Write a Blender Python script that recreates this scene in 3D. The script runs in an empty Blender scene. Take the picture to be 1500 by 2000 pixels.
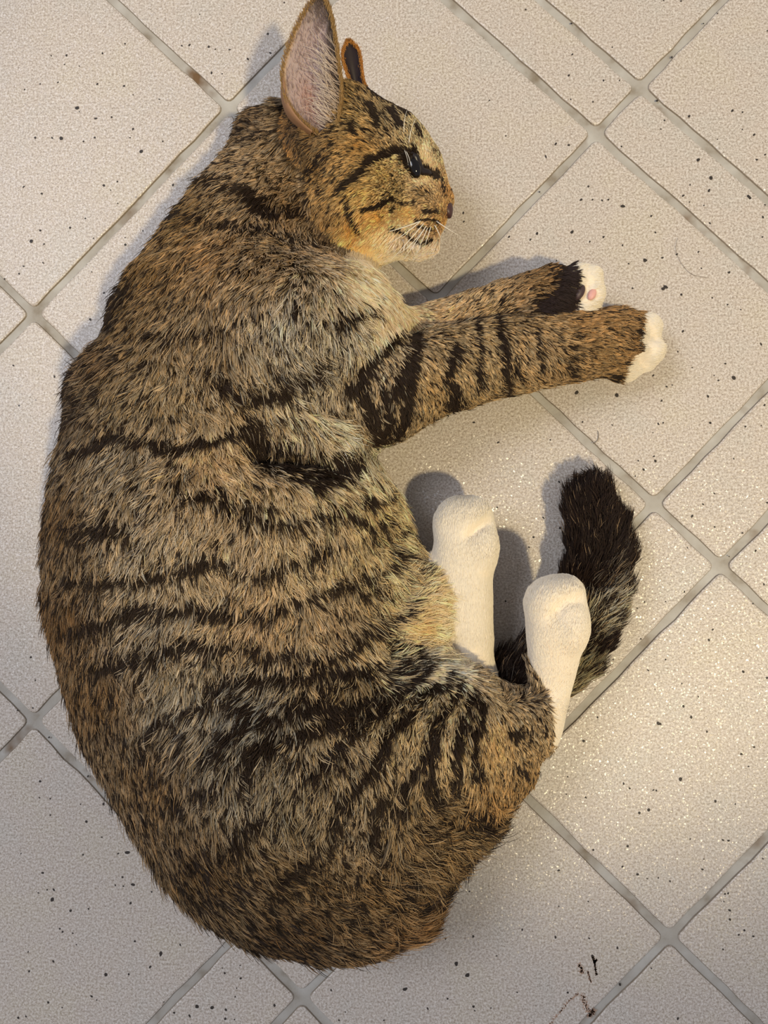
import bpy, math, random
import numpy as np
from mathutils import Matrix, Vector

# ------------------------------------------------------------------ camera
random.seed(4)
rng = np.random.default_rng(11)
sc = bpy.context.scene
COL = sc.collection
FPX = 1500.0                       # focal length in pixels of the 1500x2000 frame
TILE = 0.155                       # pitch of one full floor tile (m)
UNIT = TILE / 0.386                # camera height above the floor
H = UNIT
AX, AY, GRID = math.radians(2.14), math.radians(3.30), math.radians(46.07)

cam_data = bpy.data.cameras.new('camera')
cam_data.sensor_fit = 'VERTICAL'
cam_data.sensor_height = 24.0
cam_data.lens = 24.0 * FPX / 2000.0
cam_data.clip_start = 0.01
cam = bpy.data.objects.new('camera', cam_data)
COL.objects.link(cam)
ROT = Matrix.Rotation(AY, 3, 'Y') @ Matrix.Rotation(AX, 3, 'X')
cam.matrix_world = Matrix.Translation((0, 0, H)) @ ROT.to_4x4()
sc.camera = cam
RN = np.array(ROT)

# ------------------------------------------------------------------ light
sc.view_settings.view_transform = 'Standard'
sc.view_settings.look = 'None'
sc.view_settings.gamma = 1.0
sc.view_settings.use_curve_mapping = False
sc.view_settings.exposure = 0.0
world = bpy.data.worlds.new('room_light')
sc.world = world
world.use_nodes = True
bg = world.node_tree.nodes['Background']
bg.inputs[0].default_value = (0.95, 0.95, 1.0, 1)
bg.inputs[1].default_value = 0.36


def area_lamp(name, loc, target, size, power, color):
    d = bpy.data.lights.new(name, 'AREA')
    d.shape = 'DISK'
    d.size = size
    d.energy = power
    d.color = color
    o = bpy.data.objects.new(name, d)
    COL.objects.link(o)
    o.location = loc
    o.rotation_euler = (Vector(target) - Vector(loc)).to_track_quat('-Z', 'Y').to_euler()
    return o




def spot_lamp(name, loc, target, radius, angle, blend, power, color):
    d = bpy.data.lights.new(name, 'SPOT')
    d.shadow_soft_size = radius
    d.spot_size = math.radians(angle)
    d.spot_blend = blend
    d.energy = power
    d.color = color
    o = bpy.data.objects.new(name, d)
    COL.objects.link(o)
    o.location = loc
    o.rotation_euler = (Vector(target) - Vector(loc)).to_track_quat('-Z', 'Y').to_euler()
    return o


LOOK = (0.045, 0.145, 0.0)
WARM = spot_lamp('warm_shaped_lamp', (0.83, -0.79, 2.03), tuple(LOOK), 0.06, 15.8, 0.42, 142.0, (1.0, 0.83, 0.50))  # cone narrowed so its edge stands in for an unseen person's shadow
COOL = area_lamp('cool_daylight_lamp', (-1.02, 0.56, 1.75), (-.05, .05, 0), 0.85, 17.5, (0.84, 0.88, 1.0))

sc.cycles.max_bounces = 6
sc.cycles.diffuse_bounces = 3
sc.cycles.glossy_bounces = 3


# ------------------------------------------------------------------ helpers
def at(px, py, h=0.0):
    """World point at height h (m) whose sight line meets pixel (px, py) of the photograph."""
    px = np.asarray(px, float); py = np.asarray(py, float); h = np.asarray(h, float)
    v = np.stack([px - 750.0, 1000.0 - py, np.full(np.shape(px), -FPX)], -1) @ RN.T
    t = (H - h) / -v[..., 2]
    return np.stack([v[..., 0] * t, v[..., 1] * t, h + 0 * t], -1)


def to_px(P):
    q = (P - np.array([0, 0, H])) @ RN
    return 750.0 + FPX * q[..., 0] / -q[..., 2], 1000.0 - FPX * q[..., 1] / -q[..., 2]


def scale_at(h):
    """metres per photograph pixel at height h"""
    return (H - h) / FPX


def lin(c):
    c = np.asarray(c, float) / 255.0
    return np.where(c <= 0.04045, c / 12.92, ((c + 0.055) / 1.055) ** 2.4)


def mat(name, color=(200, 200, 200), rough=0.6, spec=0.5, sub=0.0, coat=0.0):
    m = bpy.data.materials.new(name)
    m.use_nodes = True
    b = m.node_tree.nodes['Principled BSDF']
    b.inputs['Base Color'].default_value = (*lin(color), 1)
    b.inputs['Roughness'].default_value = rough
    b.inputs['Specular IOR Level'].default_value = spec
    b.inputs['Coat Weight'].default_value = coat
    if sub:
        b.inputs['Subsurface Weight'].default_value = sub
        b.inputs['Subsurface Radius'].default_value = (0.004, 0.002, 0.001)
    return m


def mesh_obj(name, V, F, m=None, parent=None, smooth=True, world_space=True):
    me = bpy.data.meshes.new(name)
    if isinstance(F, np.ndarray):
        F = F.tolist()
    me.from_pydata(np.asarray(V).tolist(), [], F)
    me.update()
    if smooth:
        me.polygons.foreach_set('use_smooth', [True] * len(me.polygons))
    if m:
        me.materials.append(m)
    o = bpy.data.objects.new(name, me)
    COL.objects.link(o)
    if parent:
        o.parent = parent
        if world_space:
            o.matrix_parent_inverse = Matrix.Translation(parent.location).inverted() if parent.rotation_euler[2] == 0 else parent.matrix_basis.inverted()
    return o


def tag(o, label=None, category=None, group=None, kind=None):
    if label: o['label'] = label
    if category: o['category'] = category
    if group: o['group'] = group
    if kind: o['kind'] = kind
    return o


_LAT = rng.random((64, 64, 64)).astype(np.float32)


def noise3(P, f, seed=0):
    """smooth value noise in 0..1"""
    q = P * f + seed * 7.31
    i = np.floor(q).astype(int); w = q - i; w = w * w * (3 - 2 * w); i &= 63; j = (i + 1) & 63
    r = 0
    for a in (0, 1):
        for b in (0, 1):
            for c in (0, 1):
                r = r + _LAT[(j if a else i)[:, 0], (j if b else i)[:, 1], (j if c else i)[:, 2]] * \
                    (w[:, 0] if a else 1 - w[:, 0]) * (w[:, 1] if b else 1 - w[:, 1]) * (w[:, 2] if c else 1 - w[:, 2])
    return r


def node(nt, kind, **kw):
    n = nt.nodes.new(kind)
    for k, v in kw.items():
        if k.startswith('i_'):
            n.inputs[int(k[2:])].default_value = v
        else:
            setattr(n, k, v)
    return n


# ------------------------------------------------------------------ floor: grout bed and tiles
floor = bpy.data.objects.new('floor', None)
COL.objects.link(floor)
floor.rotation_euler = (0, 0, GRID)
tag(floor, 'beige speckled ceramic tile floor laid diagonally with grey grout', kind='structure')


def tile_material():
    m = bpy.data.materials.new('beige_glazed_tile')
    m.use_nodes = True
    nt = m.node_tree; L = nt.links.new
    b = nt.nodes['Principled BSDF']
    geo = node(nt, 'ShaderNodeNewGeometry')
    pos = geo.outputs['Position']
    def nz(scale, detail=3, rough=0.6):
        n = node(nt, 'ShaderNodeTexNoise'); n.inputs['Scale'].default_value = scale
        n.inputs['Detail'].default_value = detail; n.inputs['Roughness'].default_value = rough
        L(pos, n.inputs['Vector']); return n.outputs['Fac']
    def ramp(fac, stops):
        r = node(nt, 'ShaderNodeValToRGB'); e = r.color_ramp.elements
        while len(e) < len(stops): e.new(0.5)
        for k, (p, c) in enumerate(stops):
            e[k].position = p; e[k].color = (*lin(c), 1) if len(c) == 3 else c
        L(fac, r.inputs[0]); return r.outputs[0]
    def mix(f, a, c, mode='MIX'):
        x = node(nt, 'ShaderNodeMix', data_type='RGBA', blend_type=mode)
        if isinstance(f, float): x.inputs[0].default_value = f
        else: L(f, x.inputs[0])
        L(a, x.inputs[6]); L(c, x.inputs[7]); return x.outputs[2]
    big = ramp(nz(22, 5, .65), [(0.36, (200, 186, 160)), (0.5, (198, 182, 172)), (0.64, (188, 184, 178))])
    grain = ramp(nz(900, 3, 0.75), [(0.34, (146, 130, 112)), (0.49, (196, 184, 170)), (0.64, (230, 222, 212))])
    c = mix(0.78, big, grain)
    # fine brown grit
    gr = ramp(nz(1500, 1, 0.5), [(0.27, (0.30, 0.26, 0.22, 1)), (0.36, (1, 1, 1, 1))])
    c = mix(0.8, c, gr, 'MULTIPLY')
    # tiny dark specks scattered through the glaze
    vo = node(nt, 'ShaderNodeTexVoronoi'); vo.inputs['Scale'].default_value = 95.0
    L(pos, vo.inputs['Vector'])
    sep = node(nt, 'ShaderNodeSeparateColor'); L(vo.outputs['Color'], sep.inputs[0])
    rad = node(nt, 'ShaderNodeMapRange'); L(sep.outputs[0], rad.inputs[0])
    rad.inputs[1].default_value = 0.72; rad.inputs[2].default_value = 1.0
    rad.inputs[3].default_value = 0.0; rad.inputs[4].default_value = 0.062
    lt = node(nt, 'ShaderNodeMath', operation='LESS_THAN'); L(vo.outputs['Distance'], lt.inputs[0]); L(rad.outputs[0], lt.inputs[1])
    dark = node(nt, 'ShaderNodeRGB'); dark.outputs[0].default_value = (*lin((70, 60, 50)), 1)
    c = mix(lt.outputs[0], c, dark.outputs[0])
    # steep side faces are mixed towards a darker brown
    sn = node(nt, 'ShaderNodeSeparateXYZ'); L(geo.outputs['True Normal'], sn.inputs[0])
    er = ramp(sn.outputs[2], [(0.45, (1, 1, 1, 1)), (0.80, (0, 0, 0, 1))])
    edge_brown = node(nt, 'ShaderNodeRGB'); edge_brown.outputs[0].default_value = (*lin((128, 114, 96)), 1)
    c = mix(er, c, edge_brown.outputs[0])
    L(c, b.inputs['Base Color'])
    b.inputs['Roughness'].default_value = 0.42
    b.inputs['Specular IOR Level'].default_value = 0.5
    # minute facets of the glaze, each lying at its own slight tilt: these glint one by one under the lamps
    fv = node(nt, 'ShaderNodeTexVoronoi'); fv.inputs['Scale'].default_value = 1500.0; L(pos, fv.inputs['Vector'])
    sb = node(nt, 'ShaderNodeVectorMath', operation='SUBTRACT'); L(fv.outputs['Color'], sb.inputs[0]); sb.inputs[1].default_value = (.5, .5, .5)
    scl = node(nt, 'ShaderNodeVectorMath', operation='MULTIPLY'); L(sb.outputs[0], scl.inputs[0]); scl.inputs[1].default_value = (.46, .46, .0)
    adv = node(nt, 'ShaderNodeVectorMath', operation='ADD'); L(scl.outputs[0], adv.inputs[0]); L(geo.outputs['Normal'], adv.inputs[1])
    nrmz = node(nt, 'ShaderNodeVectorMath', operation='NORMALIZE'); L(adv.outputs[0], nrmz.inputs[0])
    b.inputs['Coat Weight'].default_value = 0.40
    b.inputs['Coat Roughness'].default_value = 0.20
    L(nrmz.outputs[0], b.inputs['Coat Normal'])
    # pebbled glaze: two scales of relief; this is what glitters under the lamps
    h1 = nz(620, 2, 0.6); h2 = nz(1900, 1, 0.5)
    ad = node(nt, 'ShaderNodeMath', operation='MULTIPLY_ADD'); L(h2, ad.inputs[0]); ad.inputs[1].default_value = 0.35; L(h1, ad.inputs[2])
    bp = node(nt, 'ShaderNodeBump'); bp.inputs['Strength'].default_value = 0.55; bp.inputs['Distance'].default_value = 0.0005
    L(ad.outputs[0], bp.inputs['Height']); L(bp.outputs[0], b.inputs['Normal'])
    return m


def grout_material():
    m = bpy.data.materials.new('grey_grout')
    m.use_nodes = True
    nt = m.node_tree; L = nt.links.new; b = nt.nodes['Principled BSDF']
    geo = node(nt, 'ShaderNodeNewGeometry')
    n = node(nt, 'ShaderNodeTexNoise'); n.inputs['Scale'].default_value = 60; n.inputs['Detail'].default_value = 6
    L(geo.outputs['Position'], n.inputs['Vector'])
    r = node(nt, 'ShaderNodeValToRGB'); e = r.color_ramp.elements
    e.new(0.5)
    for k, (p, c) in enumerate([(0.28, (128, 114, 94)), (0.42, (168, 161, 150)), (0.72, (192, 188, 180))]):
        e[k].position = p; e[k].color = (*lin(c), 1)
    L(n.outputs['Fac'], r.inputs[0])
    n3 = node(nt, 'ShaderNodeTexNoise'); n3.inputs['Scale'].default_value = 34; n3.inputs['Detail'].default_value = 4
    L(geo.outputs['Position'], n3.inputs['Vector'])
    r3 = node(nt, 'ShaderNodeValToRGB'); r3.color_ramp.elements[0].position = 0.59; r3.color_ramp.elements[1].position = 0.72
    L(n3.outputs['Fac'], r3.inputs[0])
    mx = node(nt, 'ShaderNodeMix', data_type='RGBA'); L(r3.outputs[0], mx.inputs[0]); L(r.outputs[0], mx.inputs[6]); mx.inputs[7].default_value = (*lin((110, 82, 50)), 1)
    L(mx.outputs[2], b.inputs['Base Color'])
    b.inputs['Roughness'].default_value = 0.75
    n2 = node(nt, 'ShaderNodeTexNoise'); n2.inputs['Scale'].default_value = 500; n2.inputs['Detail'].default_value = 3
    L(geo.outputs['Position'], n2.inputs['Vector'])
    bp = node(nt, 'ShaderNodeBump'); bp.inputs['Strength'].default_value = 0.5; bp.inputs['Distance'].default_value = 0.0005
    L(n2.outputs['Fac'], bp.inputs['Height']); L(bp.outputs[0], b.inputs['Normal'])
    return m


M_TILE, M_GROUT = tile_material(), grout_material()
M_LINES = np.array([-1.6938, -1.3077, -0.9215, -0.5355, -0.1488, 0.2342, 0.5371, 0.6194, 1.0054, 1.3914, 1.7774]) * UNIT
L_LINES = np.array([-1.7549, -1.3689, -0.9829, -0.5969, -0.2110, 0.1753, 0.2888, 0.5611, 0.9471, 1.3331, 1.7191]) * UNIT
g = 1.76 * UNIT
gb = [(-g, -g, -0.006), (g, -g, -0.006), (g, g, -0.006), (-g, g, -0.006)]
gt = [(x, y, -0.0011) for x, y, _ in gb]
gro = mesh_obj('grout', gb + gt, [(3, 2, 1, 0), (4, 5, 6, 7), (0, 1, 5, 4), (1, 2, 6, 5), (2, 3, 7, 6), (3, 0, 4, 7)], M_GROUT, floor, False, False)
GAP = 0.0044 / 2


def tile_mesh(x0, x1, y0, y1):
    """cushion-edged tile with slightly wavy sides"""
    cr = 0.0032
    pts = []
    def side(ax, ay, bx, by):
        n = max(2, int(math.hypot(bx - ax, by - ay) / 0.010))
        nx, ny = (by - ay), -(bx - ax); l = math.hypot(nx, ny); nx /= l; ny /= l
        for k in range(n + 1):
            t = k / n; w = random.gauss(0, 0.00026) if 0 < k < n else 0
            pts.append((ax + (bx - ax) * t + nx * w, ay + (by - ay) * t + ny * w))
    def corner(cx, cy, a0):
        for k in (1, 2):
            a = a0 + k * math.pi / 6
            pts.append((cx + cr * math.cos(a), cy + cr * math.sin(a)))
    side(x0 + cr, y0, x1 - cr, y0); corner(x1 - cr, y0 + cr, -math.pi / 2)
    side(x1, y0 + cr, x1, y1 - cr); corner(x1 - cr, y1 - cr, 0)
    side(x1 - cr, y1, x0 + cr, y1); corner(x0 + cr, y1 - cr, math.pi / 2)
    side(x0, y1 - cr, x0, y0 + cr); corner(x0 + cr, y0 + cr, math.pi)
    n = len(pts); V = []; F = []
    cx, cy = (x0 + x1) / 2, (y0 + y1) / 2
    for inset, z in ((0, -0.005), (0, -0.0009), (0.00035, -0.0003), (0.0011, 0.0)):
        for x, y in pts:
            sx = 1 - inset / (x1 - x0) * 2; sy = 1 - inset / (y1 - y0) * 2
            V.append((cx + (x - cx) * sx, cy + (y - cy) * sy, z))
    for r in range(3):
        for k in range(n):
            a, b_ = r * n + k, r * n + (k + 1) % n
            F.append((a, b_, b_ + n, a + n))
    F.append(tuple(range(3 * n, 4 * n)))
    return V, F


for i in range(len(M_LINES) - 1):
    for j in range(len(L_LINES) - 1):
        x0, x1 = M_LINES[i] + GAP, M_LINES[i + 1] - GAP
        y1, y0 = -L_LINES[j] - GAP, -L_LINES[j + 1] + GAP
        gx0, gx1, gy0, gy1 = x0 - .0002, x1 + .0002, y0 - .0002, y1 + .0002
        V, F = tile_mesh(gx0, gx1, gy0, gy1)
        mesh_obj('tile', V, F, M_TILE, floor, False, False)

# pinholes and dark specks big enough to place one by one
S1 = "120,437 195,410 475,410 650,463 376,527 777,484 500,260 610,213 325,270 250,272 315,315 283,402 172,672 298,675 467,578 545,572 650,630 690,740 635,672 463,672 407,690 795,690 507,905 540,928 575,993 417,1067 115,912 197,1125 152,1178 215,1192 342,1112 456,1163 115,1300 93,1336 22,1362 210,1283 697,1127 610,1160 612,1195 448,1328 508,1430 440,1560 265,1838 65,1785 888,223 925,220 1020,228 1120,242 975,70 1388,12 1308,165 1033,355 1085,360 1210,288 845,903 605,420 1052,240 1320,258 203,945 573,887 255,673"
S2 = "537,485 645,497 697,393 545,265 740,230 775,393 527,368 463,703 527,708 415,765 220,663 140,490 785,715 1115,567 995,588 977,630 1327,540 1375,548 1375,632 1432,658 1253,680 1160,780 1222,868 1120,902 1213,930 1087,955 1408,962 1486,755 1445,780 1187,1003 1475,1060 1217,1090 790,1007 720,975 690,978 643,975 587,975 930,1055 950,1135 543,1132 697,1157 630,1180 373,1140 235,1157 340,1170 790,1197 900,1270 985,1258 1055,1242 820,1287 468,1272 1160,1230 1310,1330 1473,1157 990,1408 1000,1400 1077,1438 838,1407 1303,1487 1175,1310 1485,1000 15,1082 12,1040 987,1710 1060,1717 1085,1617 1292,1775 1130,1795 1237,1833 1333,1845 1258,1857 940,1833 567,1918 760,1930 1207,1935 1483,1978 1033,1880 1005,1888 980,1957 1467,1680 1367,1512 1075,5 990,0 1497,150 540,115 385,937 1030,280 1253,65 1185,115 958,492"
S3 = "65,313 183,410 437,398 595,310 740,325 965,320 988,315 867,500 852,575 1218,315 1333,490 1238,660 1183,712 1130,770 1375,852 1240,823 1483,228 1390,333 1467,328 1497,705 480,603 500,757 485,828 403,778 355,873 333,922 218,1185 177,727 1107,925 898,1190 1000,1188 862,1220 1092,1140 880,1370 767,1380 1212,1375 1000,1470 915,1523 1080,1588 1160,1652 1087,1698 1127,1752 967,1783 668,1752 600,1868 1380,1530 1495,1560 1480,1103 1310,967 1440,940 1427,1197 1370,1932 1230,1325 943,478 950,500 893,543"
S4 = "150,210 172,322 85,468 160,457 195,815 245,900 245,980 192,895 393,927 505,925 422,1012 497,1088 632,1085 622,1163 577,1168 405,1173 102,1168 208,1262 650,1320 563,1322 602,1327 598,1283 230,1345 262,1345 187,1360 255,1392 345,1447 432,1438 637,1410 740,1355 292,1535 305,1550 355,1557 372,1613 137,1648 260,1695 142,1743 517,1760 628,1757 785,1657 880,1613 733,1722 658,1597 447,1865 472,1883 235,1895 303,1920 88,1970 127,1963 800,1893 962,1915 1035,1920 925,1960 1103,1930 1100,1975 1145,1978 850,1945 1085,1727 1097,1752 1172,1715 1175,1777 1155,1825 1148,1867 1340,1910 712,1207 430,790 240,600"
S5 = "970,37 1125,2 668,5 1433,148 1370,183 1405,243 1202,73 602,118 522,293 515,378 610,395 795,327 825,350 940,358 955,360 1073,305 1243,412 1340,427 873,470 918,455 1280,602 1307,605 1120,597 647,650 815,632 790,732 863,770 910,790 1022,803 965,787 478,750 623,902 478,925 1187,695 1180,745 1290,865 1305,862 1285,902 1312,945 1315,990 1385,1043 1428,1072 1357,1065 42,853 300,1040 462,1077 627,1082 765,1128 62,1072 175,1168 33,1262 275,1345 147,1422 522,1347 643,1167 777,1307 930,1228 1060,1475 1475,693 62,1415 68,1435"
S6 = "267,1335 628,1330 525,1482 305,1482 738,1425 835,1377 878,1205 825,1083 960,1073"
BIG = {(690, 740), (1222, 868), (790, 1007), (900, 1270), (567, 1918), (760, 1930), (500, 757), (785, 1657), (517, 1760), (622, 1163),
       (962, 1915), (1035, 1920), (990, 1408), (1000, 1400), (1160, 780), (1408, 962), (543, 1132), (967, 1783), (33, 1262), (298, 675),
       (376, 527), (255, 1392), (650, 1320), (628, 1330), (1333, 1845), (1240, 660), (878, 1205), (152, 1178), (1073, 305)}
V, F = [], []
for s, ox, oy in ((S1, 0, 0), (S2, 900, 0), (S3, 900, 700), (S4, 0, 1200), (S5, 900, 1400), (S6, 540, 1400)):
    for w in s.split():
        u, v = map(int, w.split(','))
        r = (3.9 if (u, v) in BIG else random.uniform(1.3, 2.7)) / 3735
        p = at(ox + u / 2.5, oy + v / 2.5, 0.00012)
        k0 = len(V); n = 8; st = random.uniform(0.75, 1.35); a0 = random.uniform(0, 6.28)
        for k in range(n):
            a = k / n * 6.2832; rr = r * random.uniform(0.75, 1.2)
            x, y = rr * math.cos(a) * st, rr * math.sin(a) / st
            V.append((p[0] + x * math.cos(a0) - y * math.sin(a0), p[1] + x * math.sin(a0) + y * math.cos(a0), p[2]))
        V.append((p[0], p[1], p[2] + 0.00006))
        F += [(k0 + k, k0 + (k + 1) % n, k0 + n) for k in range(n)]
M_SPECK = mat('dark_speck', (48, 40, 34), 0.6)
Fi = np.array(Matrix.Rotation(-GRID, 3, 'Z'))
sp = mesh_obj('speckle', np.array(V) @ Fi.T, F, M_SPECK, floor, True, False)
tag(sp, 'small black pinhole specks in the glaze', kind='stuff')

# ------------------------------------------------------------------ the cat: signed distance field of its masses
PR = []   # (tag, kind, data, blend)


def E(t, px, py, h, rx, ry, c, ang=0.0, k=0.012):
    """ellipsoid: centre at pixel/height (cm), radii rx, ry in pixels at that height, c (cm) vertical, ang: image angle of rx (clockwise)"""
    h = h / 100; s = scale_at(h); a = -math.radians(ang)
    PR.append((t, 'e', (at(px, py, h), np.array([rx * s, ry * s, c / 100]), math.cos(a), math.sin(a)), k))


def C(t, pts, k=0.008, sq=1.0):
    """chain of round cones through (px, py, h cm, radius px)"""
    q = [(at(p[0], p[1], p[2] / 100), p[3] * scale_at(p[2] / 100)) for p in pts]
    PR.append((t, 'c', [(a, ra, b, rb, sq) for (a, ra), (b, rb) in zip(q[:-1], q[1:])], k))


def sdf_prim(kind, d, P):
    if kind == 'e':
        c, r, ca, sa = d
        q = P - c
        x = q[..., 0] * ca + q[..., 1] * sa; y = -q[..., 0] * sa + q[..., 1] * ca; z = q[..., 2]
        k0 = np.sqrt((x / r[0]) ** 2 + (y / r[1]) ** 2 + (z / r[2]) ** 2)
        k1 = np.sqrt((x / r[0] ** 2) ** 2 + (y / r[1] ** 2) ** 2 + (z / r[2] ** 2) ** 2) + 1e-9
        return k0 * (k0 - 1) / k1
    best = None
    for a, ra, b, rb, sq in d:
        ba = b - a; pa = P - a
        t = np.clip((pa @ ba) / (ba @ ba), 0, 1)
        v = pa - t[..., None] * ba
        if sq != 1.0:
            v = v * np.array([1, 1, sq])
        q = np.sqrt((v ** 2).sum(-1)) - (ra + (rb - ra) * (t * t * (3 - 2 * t) * .5 + t * .5))
        best = q if best is None else np.minimum(best, q)
    return best


# torso: plan outline on the floor plane with a rolled edge, its half height varying along the body
OUT = [(466, 216), (418, 300), (348, 392), (292, 475), (240, 563), (207, 650), (165, 710), (142, 765), (138, 830), (122, 915), (108, 1010), (102, 1100), (107, 1190), (126, 1270), (152, 1368), (198, 1478),
       (258, 1585), (322, 1695), (394, 1770), (492, 1838), (578, 1872), (655, 1882), (745, 1860), (822, 1815), (860, 1745), (918, 1675), (968, 1615), (990, 1545), (960, 1450), (900, 1350), (840, 1270),
       (805, 1200), (800, 1120), (795, 1050), (768, 970), (730, 900), (720, 830), (750, 740), (786, 645), (776, 588), (738, 526), (690, 460), (660, 380), (620, 240), (565, 182), (515, 190)]
HHT = [(520, 300, 3.2), (450, 420, 3.6), (640, 470, 3.4), (330, 560, 3.9), (520, 600, 4.5), (690, 640, 4.0), (300, 800, 4.3), (450, 850, 4.5), (640, 860, 4.0), (250, 1050, 4.6), (450, 1050, 4.8), (640, 1050, 4.2),
       (770, 1050, 2.9), (780, 1180, 2.9), (260, 1250, 4.5), (450, 1250, 4.6), (650, 1250, 4.3), (300, 1450, 4.5), (500, 1450, 4.9), (700, 1450, 5.0), (860, 1450, 4.5), (450, 1650, 4.5), (600, 1700, 4.4), (750, 1700, 4.0), (600, 1830, 3.8), (900, 1600, 3.6)]


def catmull(pts, m=6, closed=True):
    p = np.asarray(pts, float); n = len(p); out = []
    for i in range(n if closed else n - 1):
        if closed: a, b, c, d = p[i - 1], p[i], p[(i + 1) % n], p[(i + 2) % n]
        else: a, b, c, d = p[max(i - 1, 0)], p[i], p[i + 1], p[min(i + 2, n - 1)]
        for k in range(m):
            t = k / m
            out.append(.5 * (2 * b + (c - a) * t + (2 * a - 5 * b + 4 * c - d) * t * t + (3 * b - a - 3 * c + d) * t ** 3))
    if not closed: out.append(p[-1])
    return np.array(out)


X0, X1, Y0, Y1, Z0, Z1 = -0.205, 0.165, -0.262, 0.265, -0.004, 0.118
VS = 0.002
gx = np.arange(X0, X1, VS); gy = np.arange(Y0, Y1, VS); gz = np.arange(Z0, Z1, VS)
_o = catmull(OUT); _w = at(_o[:, 0], _o[:, 1], 0.047)[:, :2]
GXX, GYY = np.meshgrid(gx, gy, indexing='ij')
_d = np.full(GXX.shape, 9.0); _in = np.zeros(GXX.shape, bool)
for (ax, ay), (bx, by) in zip(_w, np.roll(_w, -1, 0)):
    vx, vy = bx - ax, by - ay
    t = np.clip(((GXX - ax) * vx + (GYY - ay) * vy) / (vx * vx + vy * vy + 1e-12), 0, 1)
    _d = np.minimum(_d, np.hypot(GXX - ax - t * vx, GYY - ay - t * vy))
    _in ^= ((ay > GYY) != (by > GYY)) & (GXX < (bx - ax) * (GYY - ay) / (by - ay if by != ay else 1e-9) + ax)
D2 = np.where(_in, _d, -_d)
_hp = np.array([[*at(a, b, .045)[:2], c / 100] for a, b, c in HHT])
_dd = (np.hypot(GXX[..., None] - _hp[:, 0], GYY[..., None] - _hp[:, 1]) + .012) ** -3.0
HH = (_dd * _hp[:, 2]).sum(-1) / _dd.sum(-1)
RR = 0.062


def torso_fn(d2, hh, z):
    zc = hh - 0.001
    q = np.maximum(RR - d2, 0)
    return (np.sqrt(q * q + ((z - zc) * (RR / hh)) ** 2) - RR) * .8


def torso_at(P):
    i = np.clip((P[:, 0] - X0) / VS, 0, len(gx) - 1.001); j = np.clip((P[:, 1] - Y0) / VS, 0, len(gy) - 1.001)
    a, b = i.astype(int), j.astype(int); u, v = i - a, j - b
    def bl(G): return G[a, b] * (1 - u) * (1 - v) + G[a + 1, b] * u * (1 - v) + G[a, b + 1] * (1 - u) * v + G[a + 1, b + 1] * u * v
    return torso_fn(bl(D2), bl(HH), P[:, 2])


E('torso', 822, 1205, 2.3, 52, 110, 2.1, 8, 0.02)           # loose belly skin
E('torso', 590, 645, 5.8, 150, 125, 4.0, 20, 0.016)        # shoulder blade
E('torso', 430, 1000, 5.2, 240, 150, 4.7, 0, 0.02)
E('torso', 560, 1480, 5.6, 230, 170, 4.7, -30, 0.02)
# near hind leg: thigh, shank, foot
C('hind_upper', [(560, 1560, 6.0, 165), (840, 1425, 5.9, 108)], 0.016)
C('hind_upper', [(840, 1425, 5.9, 105), (905, 1390, 5.4, 66)], 0.012)
C('hind_upper', [(880, 1470, 4.6, 95), (975, 1488, 4.2, 72), (1036, 1440, 4.0, 36)], 0.010)
C('hind_upper', [(880, 1400, 4.8, 74), (985, 1400, 4.3, 60), (1040, 1400, 4.2, 48)], 0.012)
C('hind_upper', [(1060, 1430, 4.0, 28), (1072, 1360, 4.3, 38), (1080, 1290, 4.6, 47), (1086, 1225, 4.9, 57), (1086, 1190, 5.0, 54)], 0.006)
E('hind_upper', 1078, 1172, 5.1, 50, 44, 1.2, -20, 0.006)
E('hind_upper', 1104, 1160, 5.2, 36, 36, 1.15, 0, 0.003)
E('hind_upper', 1116, 1228, 5.2, 32, 52, 1.25, 10, 0.004)
# far hind leg: only the foot shows
C('hind_lower', [(800, 1330, 2.5, 80), (915, 1330, 2.5, 50)], 0.008)
C('hind_lower', [(930, 1315, 2.6, 34), (916, 1240, 2.8, 46), (908, 1150, 3.0, 52), (905, 1080, 3.1, 57), (904, 1035, 3.2, 54)], 0.006)
E('hind_lower', 915, 1014, 3.3, 46, 42, 1.15, -20, 0.005)
E('hind_lower', 882, 1018, 3.2, 32, 44, 1.05, 15, 0.003)
E('hind_lower', 943, 1074, 3.4, 29, 50, 1.15, 6, 0.004)
# tail
C('tail', [(900, 1590, 1.5, 46), (950, 1440, 1.5, 44), (1020, 1345, 1.5, 44), (1095, 1280, 1.5, 46), (1143, 1205, 1.5, 42), (1164, 1120, 1.5, 38), (1168, 1050, 1.4, 36), (1158, 985, 1.3, 26)], 0.004)
# near foreleg
C('foreleg_upper', [(610, 690, 5.8, 118), (745, 765, 5.0, 92)], 0.012)
C('foreleg_upper', [(745, 765, 5.0, 92), (850, 728, 4.0, 80), (960, 702, 3.4, 74), (1080, 682, 2.8, 66), (1165, 670, 2.4, 64), (1200, 668, 2.1, 62)], 0.006)
C('foreleg_upper', [(1190, 640, 2.1, 34), (1262, 640, 1.9, 28)], 0.002)
C('foreleg_upper', [(1200, 675, 2.2, 34), (1268, 684, 2.0, 28)], 0.002)
C('foreleg_upper', [(1240, 705, 1.9, 25), (1256, 706, 1.6, 22)], 0.002)
C('foreleg_upper', [(1190, 705, 1.7, 32), (1220, 724, 1.5, 22), (1242, 704, 1.8, 24)], 0.002)
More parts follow.
